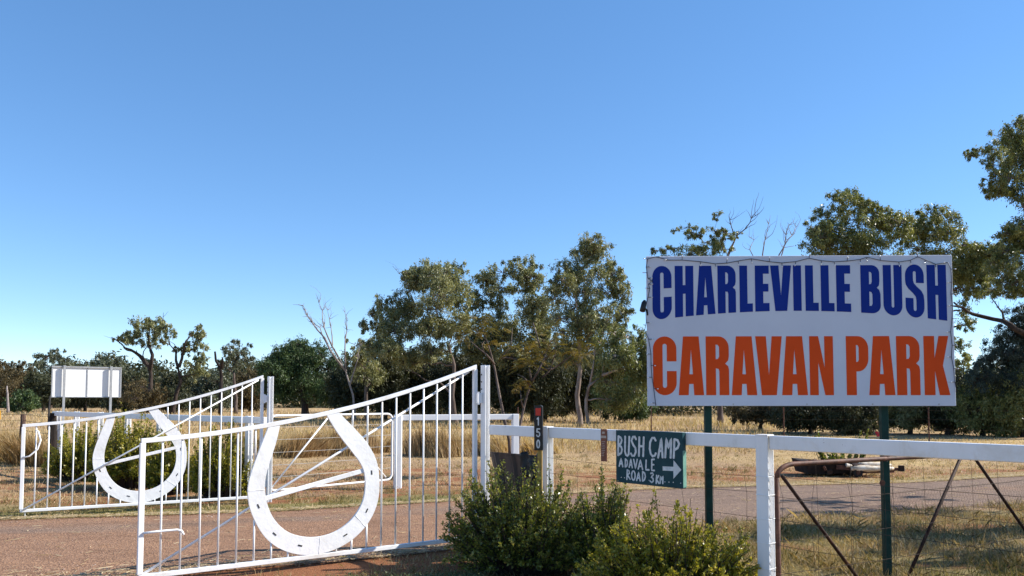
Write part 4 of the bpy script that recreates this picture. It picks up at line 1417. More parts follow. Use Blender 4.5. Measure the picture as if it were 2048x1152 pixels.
make_tree("gum_tree", "open gum with forked limbs between the billboard and the far gate", 0, 84, [(345, 822), (352, 790), (362, 762), (356, 735)], 0.26,
          [(388, 660, 15, 12), (402, 668, 14, 14), (396, 686, 18, 12), (408, 702, 11, 14), (382, 702, 15, 10), (372, 690, 10, 8), (405, 724, 14, 12), (390, 735, 18, 12), (352, 700, 9, 6), (400, 750, 16, 12)],
          "gum", "bark_dark", GL_, seed=10, wood=[([(356, 735), (352, 705), (340, 690)], 3.2, 4), ([(358, 735), (366, 705), (372, 682), (384, 665)], 3.4, 3)], dens=0.42, spread=0.3)
make_tree("gum_tree", "pale thin crowned gum just left of the far gate post", 0, 88, [(472, 822), (470, 780), (468, 745)], 0.24,
          [(470, 690, 16, 9), (490, 696, 14, 10), (478, 708, 24, 10), (500, 712, 11, 10), (456, 708, 12, 8), (470, 724, 22, 10), (495, 730, 18, 12), (452, 735, 16, 10)],
          "gum_blue", "bark_grey", GL_, seed=11, dens=0.34, spread=0.3)
make_tree("dead_snag", "dark dead snag with a broken fork left of the far gate post", 0, 80, [(440, 822), (442, 780), (443, 752), (440, 735), (432, 722), (430, 703)], 0.22, [], "gum", "charred", GL_, seed=12,
          wood=[([(443, 735), (445, 722), (444, 714)], 4, 0)])
for i, (cx, top, w, lab) in enumerate((
        (250, 752, 46, "dark scrub tree below the spreading gum right of the billboard"),
        (340, 748, 52, "dark scrub tree below the open forked gum"),
        (420, 745, 52, "grey green scrub tree beside the dead snag"),
        (500, 745, 46, "olive scrub tree right behind the far gate's upper rail"))):
    make_tree("scrub_tree", lab, 0, 95 + i * 3, [(cx, 820), (cx + 2, 800), (cx, 785)], 0.2,
              [(cx - w * .4, top + 20, w * .5, 18), (cx + w * .4, top + 18, w * .5, 18), (cx, top + 8, w * .45, 14), (cx - w * .2, top + 42, w * .8, 20), (cx + w * .5, top + 45, w * .5, 20), (cx, top + 62, w * .9, 12)],
              ("scrub", "scrub", "gum_blue", "brownscrub")[i], "bark_dark", GL_, seed=20 + i, dens=0.5)

# dense green tree and dead tree, centre left
make_tree("dense_tree", "dense rounded dark green tree right behind the far gate post", 0, 66, [(612, 828), (608, 795), (606, 765)], 0.36,
          [(600, 700, 42, 18), (570, 708, 30, 18), (640, 712, 34, 20), (545, 728, 28, 18), (600, 728, 50, 22), (655, 740, 40, 24), (560, 752, 40, 22), (620, 760, 55, 25), (675, 765, 30, 28), (585, 782, 55, 20), (650, 788, 45, 20), (540, 775, 26, 22), (600, 690, 20, 10)],
          "dense", "bark_dark", GC, seed=30, dens=0.55, lsize=0.9)
make_tree("dead_tree", "bare dead tree with pale thin branches left of the gums", 0, 54, [(712, 835), (706, 790), (692, 745), (672, 705)], 0.085, [], "gum", "dead", GC, seed=31,
          wood=[([(690, 740), (660, 700), (635, 660), (615, 632), (607, 612)], 2.6, 16), ([(676, 712), (655, 672), (645, 640), (638, 606)], 2.0, 18), ([(692, 742), (690, 700), (694, 660), (690, 625)], 1.8, 16), ([(700, 770), (715, 720), (722, 690)], 1.8, 10),
                ([(655, 690), (640, 655), (622, 640)], 1.4, 10), ([(665, 690), (662, 655), (655, 620)], 1.4, 12)])
make_tree("gum_tree", "slender olive gum between the dead tree and the big gums", 0, 56, [(735, 835), (732, 790), (735, 740)], 0.18,
          [(712, 690, 20, 14), (735, 705, 24, 16), (758, 690, 18, 16), (720, 728, 26, 16), (750, 735, 28, 18), (700, 715, 14, 12), (735, 760, 30, 18)], "gum", "bark_grey", GC, seed=32, dens=0.36)
# the three big gums
make_tree("gum_tree", "broad gum, leftmost of the three big gums behind the near gate", 0, 50, [(912, 842), (904, 790), (908, 730), (898, 690)], 0.19,
          [(845, 540, 34, 16), (880, 545, 34, 18), (912, 538, 22, 14), (822, 562, 26, 18), (858, 572, 40, 20), (898, 575, 34, 22), (800, 598, 22, 16), (765, 608, 26, 18), (742, 632, 20, 14), (785, 632, 34, 20), (832, 612, 34, 20),
           (875, 618, 36, 22), (915, 612, 22, 22), (810, 660, 40, 22), (770, 668, 32, 20), (855, 660, 34, 20), (900, 660, 30, 22), (800, 700, 34, 18), (850, 705, 30, 16), (728, 655, 14, 10), (812, 545, 12, 10), (770, 705, 30, 18), (820, 725, 34, 16), (880, 700, 30, 18), (930, 590, 18, 16), (925, 640, 22, 20), (745, 690, 20, 14)],
          "gum", "bark_grey", GC, seed=33, wood=[([(905, 790), (880, 765), (850, 760), (815, 735)], 2.6, 3), ([(830, 610), (815, 570), (800, 548), (785, 532)], 1.0, 4)], dens=0.46)
make_tree("gum_tree", "middle one of the three big gums, with an open top", 0, 55, [(1068, 840), (1066, 790), (1058, 735), (1050, 690)], 0.26,
          [(1030, 530, 24, 14), (1060, 530, 24, 14), (1048, 552, 28, 16), (985, 552, 30, 14), (960, 565, 20, 14), (1005, 575, 32, 18), (1075, 565, 18, 16), (1050, 585, 28, 18), (965, 592, 26, 18), (1000, 610, 34, 18), (945, 612, 16, 16),
           (1050, 620, 30, 20), (975, 640, 34, 20), (1020, 650, 34, 20), (1075, 650, 26, 22), (1050, 690, 40, 22), (985, 682, 34, 20), (935, 665, 24, 18), (1090, 600, 20, 22), (1085, 690, 28, 20), (950, 705, 28, 18), (1020, 715, 36, 18), (1095, 640, 20, 22)],
          "gum", "bark_dark", GC, seed=34, dens=0.46)
make_tree("gum_tree", "tallest of the three big gums, next to the caravan park board", 0, 46, [(1160, 848), (1154, 790), (1162, 720), (1160, 650), (1170, 600)], 0.17,
          [(1178, 482, 24, 16), (1200, 495, 22, 16), (1160, 500, 20, 14), (1185, 515, 34, 18), (1215, 528, 18, 16), (1130, 540, 26, 16), (1158, 545, 28, 18), (1195, 550, 32, 18), (1232, 560, 22, 18), (1112, 560, 18, 16), (1135, 575, 30, 20),
           (1175, 585, 34, 20), (1215, 585, 30, 20), (1245, 592, 16, 18), (1110, 600, 22, 20), (1150, 615, 34, 20), (1195, 622, 34, 20), (1235, 622, 24, 18), (1252, 625, 12, 12), (1120, 640, 30, 20), (1165, 655, 34, 20), (1210, 658, 30, 18), (1130, 690, 30, 18), (1180, 695, 34, 18), (1230, 665, 24, 16), (1150, 725, 34, 18)],
          "gum", "bark_pale", GC, seed=35, dens=0.46, wood=[([(1168, 680), (1190, 655), (1215, 640), (1235, 625)], 3.5, 3), ([(1158, 700), (1155, 640), (1150, 590)], 3, 2)])
make_tree("gum_tree", "greener low gum with a bent pale limb beside the caravan park board", 0, 43, [(1176, 850), (1172, 800), (1178, 772), (1206, 750)], 0.11,
          [(1225, 668, 26, 14), (1252, 675, 28, 16), (1282, 670, 20, 18), (1210, 690, 26, 16), (1245, 702, 34, 18), (1280, 705, 22, 22), (1215, 725, 30, 20), (1260, 735, 34, 22), (1285, 745, 18, 26), (1225, 765, 34, 22), (1270, 780, 28, 24), (1215, 798, 30, 20), (1250, 805, 30, 16), (1300, 690, 24, 24), (1310, 740, 24, 28)],
          "gum_green", "bark_pale", GC, seed=36, dens=0.42, wood=[([(1206, 750), (1225, 742), (1244, 735)], 4.0, 3), ([(1180, 770), (1186, 735), (1190, 700)], 2.6, 2)])
# scrub below
for i, (cx, cy, rx, ry, Y, mt, lab) in enumerate((
        (705, 765, 45, 52, 62, "scrub", "dark scrub tree at the foot of the dead tree"),
        (770, 755, 50, 62, 60, "scrub", "dark scrub tree seen above the near gate's rising rail"),
        (845, 760, 50, 60, 63, "scrub", "dark scrub tree under the leftmost big gum"),
        (930, 750, 50, 66, 60, "scrub", "dark scrub tree directly behind the near gate post"),
        (1005, 750, 52, 68, 58, "scrub", "dark scrub tree behind the leaning jacaranda saplings"),
        (1090, 752, 54, 72, 56, "scrub", "dark scrub tree behind the number marker"),
        (1165, 745, 45, 72, 58, "scrub", "dark scrub tree under the tallest gum"),
        (1250, 785, 55, 50, 54, "dense", "dark green scrub tree below the board's left end"))):
    make_tree("scrub_tree", lab, 0, Y, [(cx, 838), (cx + 4, 805), (cx, cy)], 0.17,
              [(cx - rx * .5, cy - ry * .2, rx * .6, ry * .5), (cx + rx * .5, cy - ry * .25, rx * .6, ry * .5), (cx, cy - ry * .6, rx * .6, ry * .4), (cx - rx * .3, cy + ry * .35, rx * .8, ry * .45), (cx + rx * .5, cy + ry * .4, rx * .6, ry * .4), (cx - rx * .4, cy + ry * .75, rx * .6, ry * .3), (cx + rx * .35, cy + ry * .8, rx * .6, ry * .3),
               (cx - rx * .8, cy + ry * .1, rx * .35, ry * .4), (cx + rx * .05, cy + ry * 0.1, rx * .7, ry * .5)],
              mt, "bark_dark", GS, seed=40 + i, dens=0.5)
# sparse gum and bare branches above the board
make_tree("gum_tree", "sparse gum with thin leaf sprays showing above the board's left half", 0, 48, [(1440, 850), (1438, 780), (1432, 680), (1428, 580)], 0.20,
          [(1318, 502, 22, 7), (1350, 498, 20, 8), (1378, 455, 20, 8), (1395, 470, 20, 9), (1412, 485, 24, 10), (1438, 430, 12, 12), (1430, 462, 16, 12), (1452, 478, 20, 9), (1475, 470, 12, 6), (1400, 500, 30, 8), (1440, 500, 26, 9), (1350, 462, 10, 6), (1350, 530, 40, 20), (1420, 540, 50, 25)],
          "gum_green", "bark_grey", GR, seed=50, dens=0.34, spread=0.3, fill=0.8, lsize=0.8,
          wood=[([(1430, 580), (1455, 510), (1475, 470), (1500, 445), (1510, 432)], 1.9, 14), ([(1450, 540), (1470, 480), (1462, 450), (1458, 430)], 1.5, 10)])
make_tree("dead_tree", "bare dead branches reaching above the middle of the board", 0, 47, [(1545, 850), (1545, 760), (1540, 640), (1538, 570)], 0.14, [], "gum", "dead", GR, seed=51,
          wood=[([(1538, 570), (1525, 510), (1530, 480), (1537, 448)], 1.8, 10), ([(1540, 580), (1558, 510), (1575, 480), (1592, 455)], 1.9, 16), ([(1545, 560), (1565, 505), (1572, 470), (1578, 450)], 1.6, 14), ([(1535, 560), (1500, 500), (1508, 480)], 1.4, 9)])
make_tree("gum_tree", "leafy gum behind the board, left one of the two tall domes", 0, 37, [(1700, 872), (1698, 780), (1695, 660), (1694, 560)], 0.22,
          [(1690, 392, 28, 14), (1668, 402, 24, 16), (1715, 405, 24, 18), (1645, 428, 24, 16), (1680, 430, 34, 20), (1720, 440, 34, 20), (1632, 455, 22, 14), (1660, 465, 34, 20), (1705, 475, 38, 22), (1640, 490, 34, 16), (1760, 425, 22, 16), (1768, 450, 28, 20), (1750, 485, 38, 22), (1690, 510, 60, 25), (1760, 530, 50, 25), (1790, 440, 22, 18), (1795, 475, 26, 20), (1735, 412, 18, 14)],
          "gum_green", "bark_grey", GR, seed=52, dens=0.46)
make_tree("gum_tree", "leafy gum behind the board, right one of the two tall domes", 0, 39, [(1880, 868), (1878, 780), (1872, 660), (1868, 560)], 0.22,
          [(1858, 425, 28, 14), (1832, 440, 24, 18), (1880, 442, 26, 18), (1820, 465, 28, 18), (1855, 472, 34, 20), (1895, 470, 28, 20), (1925, 490, 28, 18), (1840, 500, 38, 20), (1890, 505, 34, 20), (1945, 515, 28, 20), (1960, 540, 26, 20), (1925, 545, 28, 22), (1970, 560, 20, 16), (1935, 580, 26, 18), (1955, 575, 20, 16),
           (1960, 505, 26, 18), (1985, 510, 24, 18), (1900, 540, 36, 22), (1980, 535, 24, 16), (1925, 620, 20, 16), (1930, 650, 20, 18), (1920, 690, 18, 20), (1930, 720, 16, 16), (1915, 740, 14, 16)],
          "gum_green", "bark_grey", GR, seed=53, dens=0.44)
make_tree("gum_tree", "tall gum cut off by the right edge", 0, 31, [(2120, 885), (2116, 780), (2105, 640), (2085, 520), (2070, 430)], 0.26,
          [(2030, 246, 20, 14), (2052, 255, 26, 18), (2005, 272, 26, 16), (2035, 285, 34, 22), (1990, 298, 26, 14), (1955, 302, 20, 9), (1940, 312, 14, 8), (2060, 310, 34, 24), (2020, 325, 36, 20), (2045, 355, 36, 22), (2005, 372, 30, 18), (1975, 392, 22, 8), (1990, 345, 16, 12), (2050, 395, 36, 24), (2100, 300, 50, 40), (2110, 380, 50, 40),
           (2045, 455, 28, 18), (2012, 468, 22, 14), (2040, 490, 36, 20), (2000, 500, 22, 14), (1985, 525, 26, 14), (2025, 525, 38, 20), (2000, 555, 36, 18), (2045, 560, 36, 22), (2020, 585, 32, 16), (2100, 470, 50, 40), (2110, 560, 50, 40)],
          "gum_green", "bark_grey", GR, seed=54, dens=0.44, spread=0.8)
make_tree("she_oak", "dark blue green tree with a heavy horizontal limb at the right edge", 0, 33, [(2135, 880), (2120, 800), (2095, 715), (2070, 680)], 0.28,
          [(2035, 625, 22, 18), (2015, 655, 26, 16), (1995, 690, 26, 16), (2035, 680, 32, 22), (1975, 722, 26, 16), (2010, 722, 36, 20), (2045, 725, 28, 26), (1955, 735, 20, 12), (1990, 755, 38, 20), (2035, 765, 38, 24), (2080, 640, 40, 40), (2090, 720, 50, 40), (1960, 765, 30, 20)],
          "casuarina", "bark_dark", GR, seed=55, dens=0.5, lsize=0.9, aspect=0.22, droop=1.0,
          wood=[([(2085, 690), (2045, 665), (2020, 650), (1985, 638), (1945, 628), (1925, 615), (1908, 605)], 7, 2), ([(2010, 645), (2005, 625), (1990, 605), (1982, 590)], 2.2, 3)])
for i, (cx, cy, rx, ry, Y, mt, lab) in enumerate((
        (1520, 815, 55, 30, 40, "brownscrub", "dark shrubby tree seen under the board left of its middle"),
        (1620, 810, 60, 50, 36, "scrub", "dark shrubby tree seen under the middle of the board"),
        (1710, 815, 55, 48, 35, "scrub", "dark shrubby tree behind the board's right post"),
        (1820, 800, 55, 55, 36, "gum", "dark shrubby tree under the board's right corner"),
        (1895, 800, 52, 62, 35, "scrub", "dark green thicket tree right of the board"),
        (1965, 800, 55, 62, 34, "gum_green", "green leafy thicket tree right of the board, below the she oak"),
        (2045, 805, 60, 60, 33, "gum_green", "dark thicket tree at the right edge above the rail"))):
    make_tree("scrub_tree", lab, 0, Y, [(cx, 878), (cx + 3, 845), (cx, cy)], 0.12,
              [(cx - rx * .5, cy - ry * .2, rx * .6, ry * .5), (cx + rx * .5, cy - ry * .25, rx * .6, ry * .5), (cx, cy - ry * .6, rx * .6, ry * .4), (cx - rx * .3, cy + ry * .35, rx * .8, ry * .45), (cx + rx * .5, cy + ry * .4, rx * .6, ry * .4), (cx - rx * .4, cy + ry * .75, rx * .6, ry * .3), (cx + rx * .35, cy + ry * .8, rx * .6, ry * .3),
               (cx - rx * .8, cy + ry * .1, rx * .35, ry * .4), (cx + rx * .05, cy + ry * 0.1, rx * .7, ry * .5)],
              mt, "bark_dark", GS, seed=60 + i, dens=0.45)

# shade trees standing to the right, outside the picture, that throw the shadows over turf and driveway
def shade_tree(x, y, cl, lab, seed):
    mm = y / F
    px0 = 1024 + x / y * F
    zt = min(c[0][2] for c in cl) - 0.6
    make_tree("shade_tree", lab, 0, y, [(px0, 800 + 1.6 / mm), (px0 + 0.1 / mm, 800 - (zt * 0.6 - 1.6) / mm), (px0, 800 - (zt - 1.6) / mm)], 0.12, [], "gum_green", "bark_grey",
              "shade trees standing right of the fence", seed=seed, dens=0.034, fill=0.0, pxs=0.11 / mm, tuft=90, wcl=cl)


shade_tree(10.2, 9.75, [((8.3, 9.55, 3.3), .9, .42), ((9.2, 9.75, 3.9), .9, .45), ((10.0, 9.6, 3.6), .9, .42), ((10.9, 9.9, 4.2), .9, .45), ((10.4, 9.45, 4.6), .9, .4), ((11.8, 9.7, 4.5), .8, .4), ((8.8, 10.0, 3.9), .8, .35)], "low spreading shade tree beyond the right end of the rusty gate", 81)
shade_tree(11.0, 8.35, [((10.0, 8.2, 3.9), .7, .3), ((11.2, 8.35, 4.3), .8, .35), ((12.2, 8.2, 4.2), .7, .3)], "slender shade tree close to the rail fence, right of the rusty gate", 82)
shade_tree(12.2, 12.0, [((9.6, 11.55, 4.1), .9, .14), ((10.6, 11.65, 4.5), 1.0, .14), ((11.6, 11.75, 4.7), 1.0, .14), ((12.6, 11.75, 4.9), .8, .14), ((11.2, 12.55, 4.7), 1.0, .13), ((12.4, 12.7, 5.1), .9, .13), ((10.0, 12.4, 4.3), .8, .12), ((13.2, 13.2, 5.3), .9, .13)], "tall open shade tree at the driveway edge, right of the rusty gate", 83)


# distant wood reading as one mass
def distant_wood():
    rng = np.random.default_rng(5)
    C, tt = [], []
    for _ in range(1500):
        px = rng.uniform(-250, 720)
        Y = rng.uniform(150, 210)
        top = 740 + 12 * math.sin(px * 0.021) + 9 * math.sin(px * 0.073 + 1) + rng.uniform(-6, 14)
        c = at(px, top + rng.uniform(0, 1) ** 1.3 * 70, Y)
        n = 55
        C.append(np.array(c) + rng.normal(size=(n, 3)) * np.array([1.3, 1.3, 0.9]))
        tt.append(rng.uniform(0.1, 0.8) + rng.normal(size=n) * 0.15)
    C = np.concatenate(C)
    C[:, 2] = np.maximum(C[:, 2], 0.1)
    L = rng.uniform(0.5, 1.1, size=len(C))
    o = quads_mesh("distant_wood", leaves(C, np.tile([0, 0, -0.5], (len(C), 1)), L, L * 0.45, rng, 0.7), np.concatenate(tt), M["scrub"])
    tag(o, "far-off dark scrubby wood along the horizon", "wood", None, "stuff")
    C, tt = [], []
    for _ in range(1700):
        px = rng.uniform(690, 2500)
        Y = rng.uniform(75, 105)
        top = 735 + 10 * math.sin(px * 0.03) + rng.uniform(-8, 14)
        c = at(px, top + rng.uniform(0, 1) ** 1.2 * 88, Y)
        n = 50
        C.append(np.array(c) + rng.normal(size=(n, 3)) * np.array([0.8, 0.8, 0.55]))
        tt.append(rng.uniform(0.1, 0.8) + rng.normal(size=n) * 0.15)
    C = np.concatenate(C)
    C[:, 2] = np.maximum(C[:, 2], 0.1)
    L = rng.uniform(0.3, 0.6, size=len(C))
    o = quads_mesh("distant_wood", leaves(C, np.tile([0, 0, -0.5], (len(C), 1)), L, L * 0.45, rng, 0.7), np.concatenate(tt), M["scrub"])
    tag(o, "dark scrubby wood filling in behind the gum trees", "wood", None, "stuff")


distant_wood()


# ---- shrubs
def make_shrub(label, c, rx, ry, h, n_shoot, per, mat, leaf, seed, group, spires=(), tuftz=0.0, tops=None):
    rng = np.random.default_rng(seed)
    t0 = thing("shrub", (c[0], c[1], 0), label, "shrub", group)
    st_ = MB()
    P, A, TT = [], [], []

    def shoot(tip, base, k, dens, tt0):
        mid = base.lerp(tip, 0.5) + Vector((rng.normal() * 0.03, rng.normal() * 0.03, 0.05 * h))
        pts = [base, base.lerp(mid, 0.6) + Vector((rng.normal(), rng.normal(), 0)) * 0.012, mid, mid.lerp(tip, 0.5) + Vector((rng.normal(), rng.normal(), 0)) * 0.015, tip]
        st_.tube(pts, [0.007, 0.006, 0.005, 0.0035, 0.0015], 4, False)
        n = int(dens) if rng.uniform() > 0.06 else 3
        s = rng.uniform(0.25, 1.0, size=n) ** 0.75
        arr = np.array([tuple(p) for p in pts])
        idx = np.minimum((s * 4).astype(int), 3)
        fr = s * 4 - idx
        C = arr[idx] * (1 - fr[:, None]) + arr[idx + 1] * fr[:, None]
        d = unit(arr[idx + 1] - arr[idx])
        side = unit(np.cross(d, rng.normal(size=(n, 3))))
        rad = (0.055 * (1.15 - s) + 0.014) * (h ** 0.5)
        C = C + side * (rad * rng.uniform(0.2, 1.0, size=n))[:, None]
        P.append(C)
        A.append(side * 0.8 + d * 0.8)
        TT.append(tt0 + 0.55 * s + rng.normal(size=n) * 0.16)  # tint rises towards the tips: sunlit tips put into the leaf colour
    for k in range(n_shoot):
        an = rng.uniform(0, 2 * math.pi)
        rr = math.sqrt(rng.uniform(0, 1))
        ex, ey = rr * math.cos(an) * rx, rr * math.sin(an) * ry
        hz = h * (1 - 0.55 * rr ** 2.8) * rng.uniform(0.55, 1.02)
        hz *= 0.98 + 0.40 * mnoise.noise(Vector((ex * 4.0 / max(rx, 0.3), ey * 4.0 / max(ry, 0.3), seed)))
        if tops is not None:
            hz *= tops(ex / rx)
        if rng.uniform() < 0.35:
            hz *= rng.uniform(0.25, 0.8)
        tip = Vector((c[0] + ex * 1.05, c[1] + ey * 1.05, max(0.06, hz)))
        base = Vector((c[0] + ex * 0.45, c[1] + ey * 0.45, 0.0))
        shoot(tip, base, k, per * rng.uniform(0.6, 1.3), rng.uniform(0.05, 0.3))
    for (sx, sy, sh) in spires:
        for q in range(3):
            b = Vector((c[0] + sx * 0.7 + rng.normal() * 0.03, c[1] + sy * 0.7, 0.05))
            shoot(Vector((c[0] + sx + rng.normal() * 0.03, c[1] + sy + rng.normal() * 0.03, sh * (1 - 0.18 * q))), b, 0, per * 1.7, 0.1)
    C = np.concatenate(P)
    L = leaf * rng.uniform(0.6, 1.35, size=len(C))
    st_.build("stems", M["bark_dark"], t0)
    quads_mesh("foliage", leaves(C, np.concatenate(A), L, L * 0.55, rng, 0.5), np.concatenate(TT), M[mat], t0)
    return t0


GN = "clipped shrubs along the rail fences"
ca = at(1050, 1000, 7.20)
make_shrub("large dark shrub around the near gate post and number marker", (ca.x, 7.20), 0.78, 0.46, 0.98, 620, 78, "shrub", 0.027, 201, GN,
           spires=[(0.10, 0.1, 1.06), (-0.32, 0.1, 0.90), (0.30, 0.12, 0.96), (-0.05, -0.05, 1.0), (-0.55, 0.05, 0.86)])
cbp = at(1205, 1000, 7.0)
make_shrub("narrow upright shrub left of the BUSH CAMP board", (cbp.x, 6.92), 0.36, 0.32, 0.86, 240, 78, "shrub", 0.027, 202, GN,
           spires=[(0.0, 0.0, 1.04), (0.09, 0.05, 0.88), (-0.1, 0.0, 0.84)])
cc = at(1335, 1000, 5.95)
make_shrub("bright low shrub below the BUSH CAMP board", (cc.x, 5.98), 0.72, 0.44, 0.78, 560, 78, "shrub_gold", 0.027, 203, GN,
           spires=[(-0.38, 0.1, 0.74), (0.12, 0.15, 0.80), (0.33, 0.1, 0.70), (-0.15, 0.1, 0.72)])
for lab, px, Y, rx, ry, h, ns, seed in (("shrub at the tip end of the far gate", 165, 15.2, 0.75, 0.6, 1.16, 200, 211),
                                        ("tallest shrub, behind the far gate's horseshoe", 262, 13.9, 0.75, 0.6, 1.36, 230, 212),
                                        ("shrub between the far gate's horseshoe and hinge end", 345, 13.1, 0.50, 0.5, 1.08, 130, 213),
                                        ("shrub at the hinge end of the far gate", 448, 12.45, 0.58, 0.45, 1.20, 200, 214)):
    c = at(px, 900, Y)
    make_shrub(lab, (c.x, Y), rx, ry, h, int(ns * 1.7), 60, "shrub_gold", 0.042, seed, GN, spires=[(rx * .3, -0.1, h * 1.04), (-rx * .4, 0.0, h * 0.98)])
cp = at(1690, 930, CY_)
fl = make_shrub("leafy flowering plant growing in the derelict cart", (cp.x - 0.1, CY_ + 0.05), 0.62, 0.3, 0.60, 110, 50, "shrub", 0.055, 220, None,
                spires=[(-0.52, 0.0, 1.0), (-0.42, 0.0, 0.96), (0.62, 0.0, 0.98), (0.50, 0.05, 0.94)])
fp = at(1757, 868, CY_)
for k in range(5):
    q = fp + Vector((random.uniform(-.05, .05), random.uniform(-.05, .05), random.uniform(-.04, .04)))
    mbf = MB()
    for a in range(5):
        an = a * 2 * math.pi / 5
        d = Vector((math.cos(an), -0.4, math.sin(an))) * 0.035
        n_ = Vector((-math.sin(an), 0, math.cos(an))) * 0.018
        b = len(mbf.v)
        mbf.v += [q, q + d * .6 + n_, q + d, q + d * .6 - n_]
        mbf.f.append((b, b + 1, b + 2, b + 3))
    mbf.build("flower", M["flower"], fl)


# ---- jacaranda saplings
def make_sapling(label, Y, stems, fronds, seed):
    rng = np.random.default_rng(seed)
    m = Y / F
    foot = at(stems[0][0][0][0], 900, Y)
    t0 = thing("jacaranda_sapling", (foot.x, Y, 0), label, "tree", "jacaranda saplings beyond the short rail fence")
    first = True
    br = MB()
    for pts, r0 in stems:
        q = [at(x, y, Y + (rng.uniform(-.25, .25) if i else 0)) for i, (x, y) in enumerate(pts)]
        if first:
            q[0].z = -0.05
        n = len(q)
        rad = [r0 * m * (1 - 0.6 * i / (n - 1)) for i in range(n)]
        if first:
            MB().tube(q, rad, 8).build("trunk", M["bark_grey"], t0, True)
            first = False
        else:
            br.tube(q, rad, 6)
    V, A, T = [], [], []
    for (fx, fy, n, lpx) in fronds:
        c0_ = at(fx, fy, Y)
        for k in range(int(n * 1.3)):
            c = c0_ + Vector(rng.normal(size=3)) * 9 * m
            an = rng.uniform(0, 2 * math.pi)
            d = Vector((math.cos(an), math.sin(an), rng.uniform(-0.5, 1.3)))
            d.normalize()
            Lf = lpx * m * rng.uniform(0.7, 1.2)
            steps = 15
            tt = rng.uniform(0.1, 0.8)
            rng_d = rng.uniform(0.2, 0.75)
            pp = []
            for s in range(steps + 1):
                k_ = s / steps
                p = c + d * Lf * k_ - ZUP * (rng_d * Lf * k_ * k_)
                pp.append(p)
                if s > 2:
                    side = d.cross(ZUP)
                    side.normalize()
                    for sg_ in (-1, 1):
                        ln = 0.11 * math.sin(math.pi * (0.15 + 0.8 * k_)) * Lf / 0.42
                        for j in range(4):
                            V.append(tuple(p + side * sg_ * ln * (0.2 + 0.25 * j) + d * ln * 0.25 * (0.2 + .25 * j) - ZUP * 0.10 * ln * j))
                            A.append(tuple(side * sg_ * 0.4 + d))
                            T.append(tt + rng.normal() * 0.12)
            br.tube([pp[0], pp[5], pp[10], pp[15]], [0.004, 0.003, 0.002, 0.001], 3, False)
    br.build("branches", M["bark_grey"], t0, True)
    C = np.array(V)
    L = rng.uniform(0.022, 0.04, size=len(C))
    quads_mesh("crown", leaves(C, np.array(A), L, L * 0.45, rng, 0.25), np.array(T), M["frond"], t0)


make_sapling("leaning jacaranda sapling with a bare forked stem by the near gate post", 16.6,
             [([(1024, 955), (1018, 880), (1008, 835), (998, 785), (989, 735), (981, 705), (974, 682)], 3.6),
              ([(989, 728), (972, 708), (955, 695), (941, 682)], 2.2), ([(975, 685), (968, 672), (966, 655)], 1.6), ([(968, 705), (964, 690), (969, 682)], 1.3)],
             [(945, 660, 12, 34), (960, 640, 11, 34), (930, 675, 8, 30), (966, 655, 7, 28), (980, 690, 5, 26)], 301)
make_sapling("branching jacaranda sapling with feathery yellow green leaves behind the number marker", 16.2,
             [([(1036, 955), (1036, 900), (1040, 850), (1050, 805), (1061, 768)], 4.0),
              ([(1061, 768), (1075, 745), (1086, 722), (1096, 695), (1105, 675)], 2.6), ([(1082, 738), (1105, 738), (1125, 725), (1142, 712)], 2.4), ([(1086, 722), (1100, 708), (1112, 692)], 2.2),
              ([(1060, 770), (1048, 755), (1035, 748)], 2.0), ([(1063, 765), (1060, 745), (1058, 735)], 2.2), ([(1084, 710), (1078, 685), (1066, 645)], 2.0), ([(1040, 720), (1012, 715), (998, 720)], 1.8),
              ([(1005, 715), (1022, 690), (1025, 655)], 1.6), ([(1046, 815), (1042, 800), (1041, 780)], 1.6), ([(1085, 755), (1100, 740), (1108, 715), (1112, 700)], 2.0)],
             [(1058, 725, 16, 40), (1062, 700, 14, 38), (1048, 712, 10, 36), (1148, 705, 13, 34), (1160, 700, 8, 30), (1112, 690, 8, 28), (1040, 778, 9, 28), (1022, 690, 8, 30), (1105, 672, 6, 24), (1075, 690, 8, 32), (1045, 765, 7, 26)], 302)


# ------------------------------------------------------------------ grasses and litter
def blades(name, X, Y, H, Wd, lean, tint, mat, label, z0=None, seed=0, cat="grass"):
    rng = np.random.default_rng(seed)
    n = len(X)
    an = rng.uniform(0, 2 * math.pi, size=n)
    ln = rng.uniform(0.0, 1, size=n) * lean
    base = np.stack([X, Y, np.zeros(n) if z0 is None else z0], -1)
    d = np.stack([np.cos(an) * ln, np.sin(an) * ln, np.ones(n)], -1)
    d = unit(d)
    fa = rng.uniform(0, math.pi, size=n)
    s = np.stack([np.cos(fa), np.sin(fa), np.zeros(n)], -1)
    tip = base + d * H[:, None]
    tip[:, :2] += np.stack([np.cos(an), np.sin(an)], -1) * (H * ln * 0.35)[:, None]
    hw_ = (Wd / 2)[:, None]
    mid = base + d * (H * 0.55)[:, None]
    V = np.stack([base - s * hw_, base + s * hw_, mid + s * hw_ * 0.8, tip, mid - s * hw_ * 0.8], 1)
    o = quads_mesh(name, V, tint, M[mat], None, 5)
    return tag(o, label, cat, None, "stuff")


def in_view(n, y0, y1, power, seed, pxlo=-150, pxhi=2250):
    rng = np.random.default_rng(seed)
    u = rng.uniform(0, 1, size=n)
    a = 1 - power
    if abs(a) < 1e-6:
        Y = y0 * (y1 / y0) ** u
    else:
        Y = (y0 ** a + u * (y1 ** a - y0 ** a)) ** (1 / a)
    px = rng.uniform(pxlo, pxhi, size=n)
    X = (px - 1024) / F * Y
    return X, Y, rng


def vnoise(X, Y, s, o=0):
    return np.array([mnoise.noise(Vector((x * s, y * s, o))) for x, y in zip(X, Y)])


